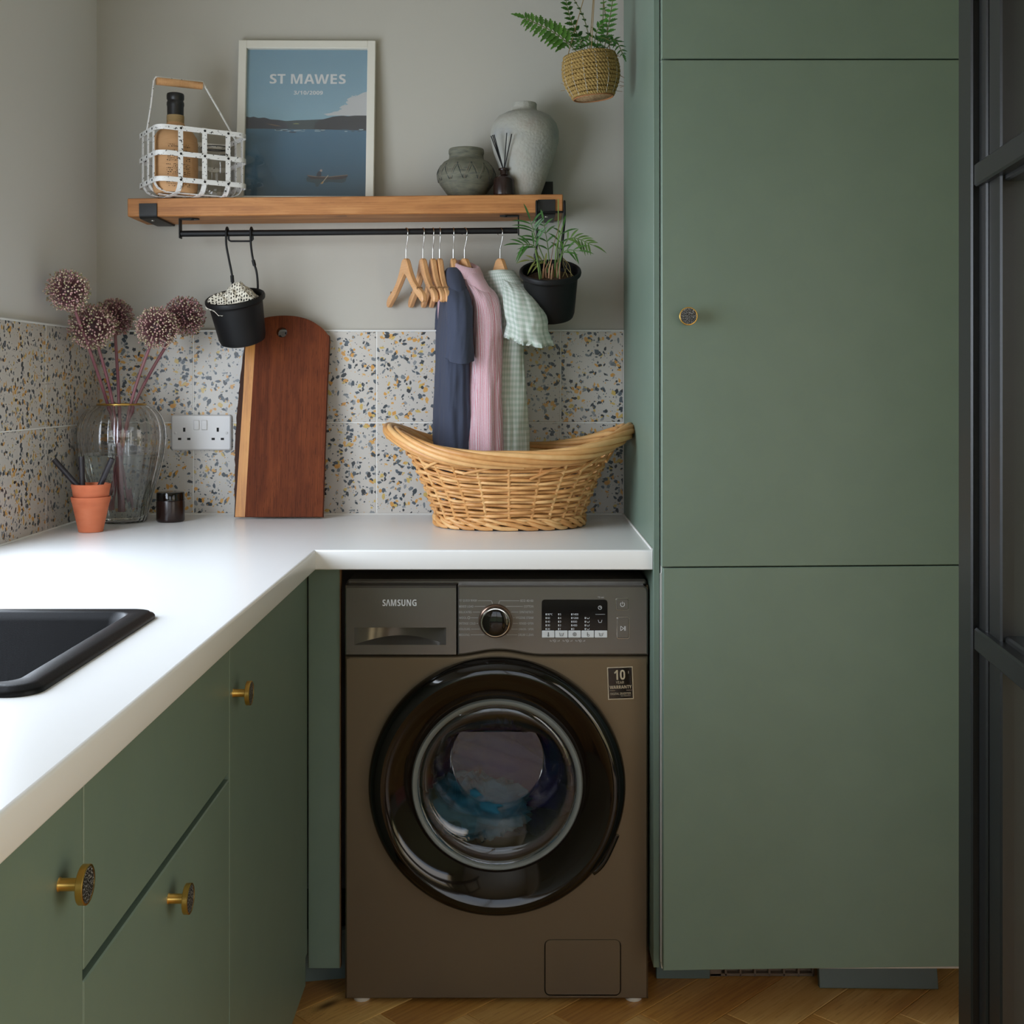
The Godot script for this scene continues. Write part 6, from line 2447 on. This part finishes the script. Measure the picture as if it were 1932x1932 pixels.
	# five alliums
	var heads := [
		[Vector3(-0.965, 1.4226, 0.365), Vector3(-0.940, 1.1745, 0.185), Vector3(-0.900, 0.935, 0.150), 0.046, Color(0.34, 0.25, 0.16), "allium on the tallest stem, furthest left against the plain wall"],
		[Vector3(-0.9480, 1.350, 0.265), Vector3(-0.923, 1.1745, 0.200), Vector3(-0.905, 0.930, 0.180), 0.0520, Color(0.36, 0.27, 0.18), "large allium in front on the left, overlapping another behind it"],
		[Vector3(-0.9500, 1.3790, 0.110), Vector3(-0.925, 1.1745, 0.150), Vector3(-0.915, 0.930, 0.165), 0.0465, Color(0.24, 0.13, 0.11), "darker allium half hidden behind the large left one"],
		[Vector3(-0.8230, 1.3505, 0.195), Vector3(-0.885, 1.1745, 0.190), Vector3(-0.930, 0.935, 0.175), 0.0490, Color(0.46, 0.34, 0.24), "paler allium right of centre above the vase rim"],
		[Vector3(-0.7790, 1.3810, 0.125), Vector3(-0.885, 1.1745, 0.160), Vector3(-0.940, 0.950, 0.170), 0.0475, Color(0.30, 0.15, 0.13), "allium furthest right, nearest the black hanging pot"],
	]
	for k in heads.size():
		allium(heads[k], k)

	# candle jar
	var cj := thing("candle_jar", "small black lidded candle jar between the glass vase and chopping board", "jar", Vector3(-0.802, top, 0.160))
	b = MB.new()
	b.lathe([Vector2(0, 0), Vector2(0.029, 0), Vector2(0.0318, 0.003), Vector2(0.0322, 0.006), Vector2(0.0322, 0.046), Vector2(0.0312, 0.050)], 48)
	obj("glass_body", b, M.amber, cj)
	b = MB.new()
	b.lathe([Vector2(0.0305, 0.050), Vector2(0.0318, 0.0508), Vector2(0.0318, 0.066), Vector2(0.0305, 0.0685), Vector2(0.028, 0.069), Vector2(0, 0.069)], 48)
	obj("lid", b, M.black_gloss, cj)

	# two nested terracotta pots with three candles
	var pc := Vector3(-0.9200, top, 0.352)
	var tp := thing("terracotta_pot", "outer terracotta pot standing on the worktop with a second pot nested inside", "pot", pc)
	b = MB.new()
	b.lathe([Vector2(0, 0.004), Vector2(0.022, 0.0), Vector2(0.0255, 0.0008), Vector2(0.0385, 0.062), Vector2(0.0398, 0.065), Vector2(0.0418, 0.074), Vector2(0.0412, 0.076), Vector2(0.0392, 0.0765), Vector2(0.0370, 0.074), Vector2(0.0355, 0.062), Vector2(0.024, 0.006), Vector2(0, 0.008)], 48)
	obj("pot_body", b, M.terracotta, tp)
	var tp2 := thing("terracotta_pot", "upper terracotta pot nested in another, with black candles leaning in it", "pot", pc + Vector3(0.0005, 0.030, 0))
	b = MB.new()
	b.lathe([Vector2(0, 0.004), Vector2(0.0215, 0.0), Vector2(0.0245, 0.0008), Vector2(0.0345, 0.046), Vector2(0.0372, 0.0485), Vector2(0.0392, 0.062), Vector2(0.0412, 0.070), Vector2(0.0412, 0.073), Vector2(0.0392, 0.074), Vector2(0.0368, 0.0715), Vector2(0.034, 0.050), Vector2(0.023, 0.006), Vector2(0, 0.008)], 48)
	obj("pot_body", b, M.terracotta, tp2)
	var cds := [
		[Vector3(-0.9965, 1.0585, 0.362), Vector3(-0.9440, 0.9950, 0.352), Vector3(-0.902, 0.944, 0.346), "black dinner candle leaning left with a pale wick in the terracotta pot"],
		[Vector3(-0.9415, 1.0640, 0.350), Vector3(-0.9385, 0.9980, 0.350), Vector3(-0.934, 0.944, 0.344), "upright black dinner candle between two leaning ones in the terracotta pot"],
		[Vector3(-0.8725, 1.0600, 0.356), Vector3(-0.9010, 0.9980, 0.352), Vector3(-0.922, 0.944, 0.366), "curved black dinner candle leaning right in the terracotta pot"],
	]
	for q in cds:
		var base: Vector3 = q[2]
		var cd := thing("candle", q[3], "candle", base, 0.0, "")
		b = MB.new()
		var path := spline([Vector3.ZERO, q[1] - base, q[0] - base], 6)
		b.tube(path, 0.0060, 14)
		obj("wax", b, M.candle, cd)
		b = MB.new()
		var dir: Vector3 = (q[0] - q[1]).normalized()
		b.tube([q[0] - base, q[0] - base + dir * 0.010], 0.0007, 5)
		obj("wick", b, M.wick if q == cds[0] else M.gap, cd)


func allium(h: Array, sd: int) -> void:
	var foot: Vector3 = h[2]
	var t := thing("allium", h[5] + ", in the glass vase", "flower", foot)
	var r: float = h[3]
	var hc: Vector3 = h[0] - foot
	var b := MB.new()
	var path := spline([Vector3.ZERO, h[1] - foot, hc], 10)
	b.tube(path, 0.0036, 10)
	obj("stem", b, M.allium_stem, t)
	b = MB.new()
	b.col = Color(0.06, 0.03, 0.03)
	b.ball(hc, Vector3.ONE * r * 0.42, 16, 10)
	obj("core", b, M.floret, t)
	# hundreds of buds on fine stalks
	b = MB.new()
	var rg := RandomNumberGenerator.new()
	rg.seed = 100 + sd
	var n := 620
	var base: Color = h[4]
	for k in n:
		var y := 1.0 - 2.0 * (k + 0.5) / n
		var rr := sqrt(1.0 - y * y)
		var f := k * 2.39996 + rg.randf_range(-0.08, 0.08)
		var d := Vector3(cos(f) * rr, y, sin(f) * rr)
		d = (d + Vector3(rg.randf_range(-1, 1), rg.randf_range(-1, 1), rg.randf_range(-1, 1)) * 0.06).normalized()
		var l := r * rg.randf_range(0.78, 0.98)
		if rg.randf() < 0.05:
			l *= 1.07
		var side := d.cross(Vector3(0.3, 1, 0.2)).normalized()
		var up := side.cross(d)
		# stalk: three-sided
		b.col = Color(0.24, 0.10, 0.11) * rg.randf_range(0.7, 1.3)
		var s0 := hc + d * r * 0.4
		var s1 := hc + d * l
		for e in 3:
			var a0 := (side * cos(e * 2.094) + up * sin(e * 2.094)) * 0.00045
			var a1 := (side * cos((e + 1) * 2.094) + up * sin((e + 1) * 2.094)) * 0.00045
			b.quad(s0 + a0, s0 + a1, s1 + a1, s1 + a0, 5)
		# bud: pointed oval
		var pick := rg.randf()
		var c := base
		if pick < 0.35:
			c = base.lerp(Color(0.55, 0.27, 0.30), 0.6)
		elif pick < 0.6:
			c = base.lerp(Color(0.62, 0.50, 0.36), 0.7)
		elif pick < 0.75:
			c = base.lerp(Color(0.25, 0.28, 0.12), 0.6)
		b.col = c * rg.randf_range(0.75, 1.25)
		var br := r * rg.randf_range(0.042, 0.056)
		var bl := br * 2.1
		var ring0 := []
		for e in 5:
			var a := TAU * e / 5
			ring0.append(s1 + d * bl * 0.35 + (side * cos(a) + up * sin(a)) * br)
		b.g = 7
		for e in 5:
			b.tri(s1 - d * bl * 0.1, ring0[(e + 1) % 5], ring0[e], 7)
			b.tri(s1 + d * bl, ring0[e], ring0[(e + 1) % 5], 7)
	obj("florets", b, M.floret, t).set_meta("kind", "stuff")


# ---------------------------------------------------------------- wicker laundry basket
func wicker_basket() -> void:
	var c := Vector3(-0.0130, 0.901, 0.222)
	var t := thing("laundry_basket", "oval pale wicker laundry basket with high ends on the white worktop", "basket", c)
	var yb := 0.024      # top of the foot border
	# surface of the basket: height fraction v (0 foot, 1 under the rim) and angle
	var rim_y := func(f: float) -> float:
		return 0.180 + 0.046 * pow(absf(cos(f)), 2.6)
	var surf := func(f: float, v: float) -> Vector3:
		var ax := lerpf(0.166, 0.218, v)
		ax += 0.022 * pow(v, 2.0)
		var az := lerpf(0.124, 0.172, v)
		var cf := cos(f)
		var sf := sin(f)
		var x := signf(cf) * pow(absf(cf), 0.85) * ax
		var z := signf(sf) * pow(absf(sf), 0.92) * az
		var top: float = rim_y.call(f) - 0.034
		return Vector3(x, lerpf(yb, top, v), z)
	var ns := 26
	# stakes
	for k in ns:
		var f := TAU * (k + 0.5) / ns
		var b := MB.new()
		var pts := []
		for i in 11:
			pts.append(surf.call(f, i / 10.0 * 1.06 - 0.04))
		b.tube(pts, 0.0040, 8)
		obj("stake", b, M.willow[k % 3], t)
	# weavers: in front of one stake, behind the next; rows pack closer at the top
	var rg := RandomNumberGenerator.new()
	rg.seed = 17
	var rows := 18
	for r in rows:
		var v := pow(float(r) / (rows - 1), 0.92)
		var b := MB.new()
		var pts := []
		var n := ns * 6
		var rad := []
		var thick := rg.randf_range(0.0036, 0.0042) * (0.86 if v > 0.8 else 1.0)
		for i in n:
			var f := TAU * i / n
			var p: Vector3 = surf.call(f, v)
			var p2: Vector3 = surf.call(f + 0.01, v)
			var out := (p2 - p).cross(Vector3.UP).normalized()
			if out.dot(Vector3(p.x, 0, p.z)) < 0.0:
				out = -out
			var ph := f * ns / 2.0 + (PI if r % 2 == 1 else 0.0)
			p += out * cos(ph) * 0.0058
			p.y += 0.0012 * sin(f * 4.0 + r * 1.7) + 0.0008 * sin(f * 9.0 + r)
			pts.append(p)
			rad.append(thick * (1.0 + 0.12 * sin(f * 3.0 + r * 2.3)))
		b.tube(pts, rad, 7, false, true)
		obj("weaver", b, M.willow[rg.randi_range(0, 2)], t)
	# wale near the foot: three thicker rods running obliquely
	for r in 3:
		var b := MB.new()
		var pts := []
		for i in 120:
			var f := TAU * i / 120
			var p: Vector3 = surf.call(f, 0.0)
			var w := f * 10.0 + r * TAU / 3
			var out := Vector3(p.x, 0, p.z * 1.4).normalized()
			pts.append(p + out * (0.002 + cos(w) * 0.0045) + Vector3(0, -0.004 + sin(w) * 0.0055, 0))
		b.tube(pts, 0.0036, 8, false, true)
		obj("foot_wale", b, M.willow[r], t)
	# foot border: short stout rods lapped like a plait
	for k in ns:
		var f0 := TAU * k / ns
		var b := MB.new()
		var pts := []
		for i in 7:
			var u := i / 6.0
			var f := f0 - u * 0.44
			var p: Vector3 = surf.call(f, -0.06)
			var out := Vector3(p.x, 0, p.z * 1.4).normalized()
			p.y = lerpf(0.0195, 0.0052, smoothstep(0.0, 0.8, u))
			pts.append(p + out * (0.004 + 0.004 * sin(PI * u)))
		b.tube(pts, [0.0042, 0.0048, 0.0050, 0.0050, 0.0049, 0.0046, 0.0040], 9)
		obj("foot_rod", b, M.willow[(k * 2) % 3], t)
	# woven floor of the basket
	var fb := MB.new()
	for i in 48:
		var fa := TAU * i / 48
		var fc := TAU * (i + 1) / 48
		var p: Vector3 = surf.call(fa, -0.02)
		var q: Vector3 = surf.call(fc, -0.02)
		fb.tri(Vector3(0, 0.016, 0), Vector3(q.x * 0.98, 0.016, q.z * 0.98), Vector3(p.x * 0.98, 0.016, p.z * 0.98))
	obj("basket_floor", fb, M.willow[2], t)
	# rim: stout rods laid spirally round a flaring collar
	var rim := func(f: float, a: float) -> Vector3:
		# collar section: an outward-leaning oval ring, wider at the ends
		var p: Vector3 = surf.call(f, 1.0)
		var e := pow(absf(cos(f)), 3.0)
		var out := Vector3(cos(f), 0, sin(f) * 1.15).normalized()
		var cc := p + out * (0.010 + 0.012 * e) + Vector3(0, 0.012 + 0.006 * e, 0)
		var w := 0.019 + 0.004 * e
		var h := 0.012
		var lean := 0.62
		var o := Vector2(cos(a) * w, sin(a) * h).rotated(lean)
		return cc + out * o.x + Vector3(0, o.y, 0)
	var strands := 17
	for k in strands:
		var b := MB.new()
		var pts := []
		var rad := []
		var f0 := TAU * k / strands
		for i in 40:
			var u := i / 39.0
			var f := f0 + u * 2.5
			var a := -2.3 + u * 4.9
			pts.append(rim.call(f, a))
			rad.append(0.0066 * (1.0 - 0.35 * pow(absf(u * 2.0 - 1.0), 6.0)) * (0.93 + 0.12 * fmod(k * 0.37, 1.0)))
		b.tube(pts, rad, 9)
		obj("rim_rod", b, M.willow[k % 3], t)
	var cb := MB.new()
	var core := []
	for i in 96:
		var f := TAU * i / 96
		core.append((rim.call(f, 0.0) + rim.call(f, PI)) * 0.5)
	cb.tube(core, 0.0105, 10, false, true)
	obj("rim_core", cb, M.willow[2], t)
	# stray ends of the stakes poking out below the rim
	for k in 12:
		var f := TAU * (k + 0.2) / 12
		var b := MB.new()
		var p: Vector3 = surf.call(f, 0.97)
		var q: Vector3 = surf.call(f + 0.28, 0.80 + rg.randf_range(-0.05, 0.05))
		var out := Vector3(p.x, 0, p.z * 1.4).normalized()
		b.tube([p + out * 0.004, p.lerp(q, 0.5) + out * 0.009, q + out * 0.009], 0.0033, 8)
		obj("stake_end", b, M.willow[k % 3], t)
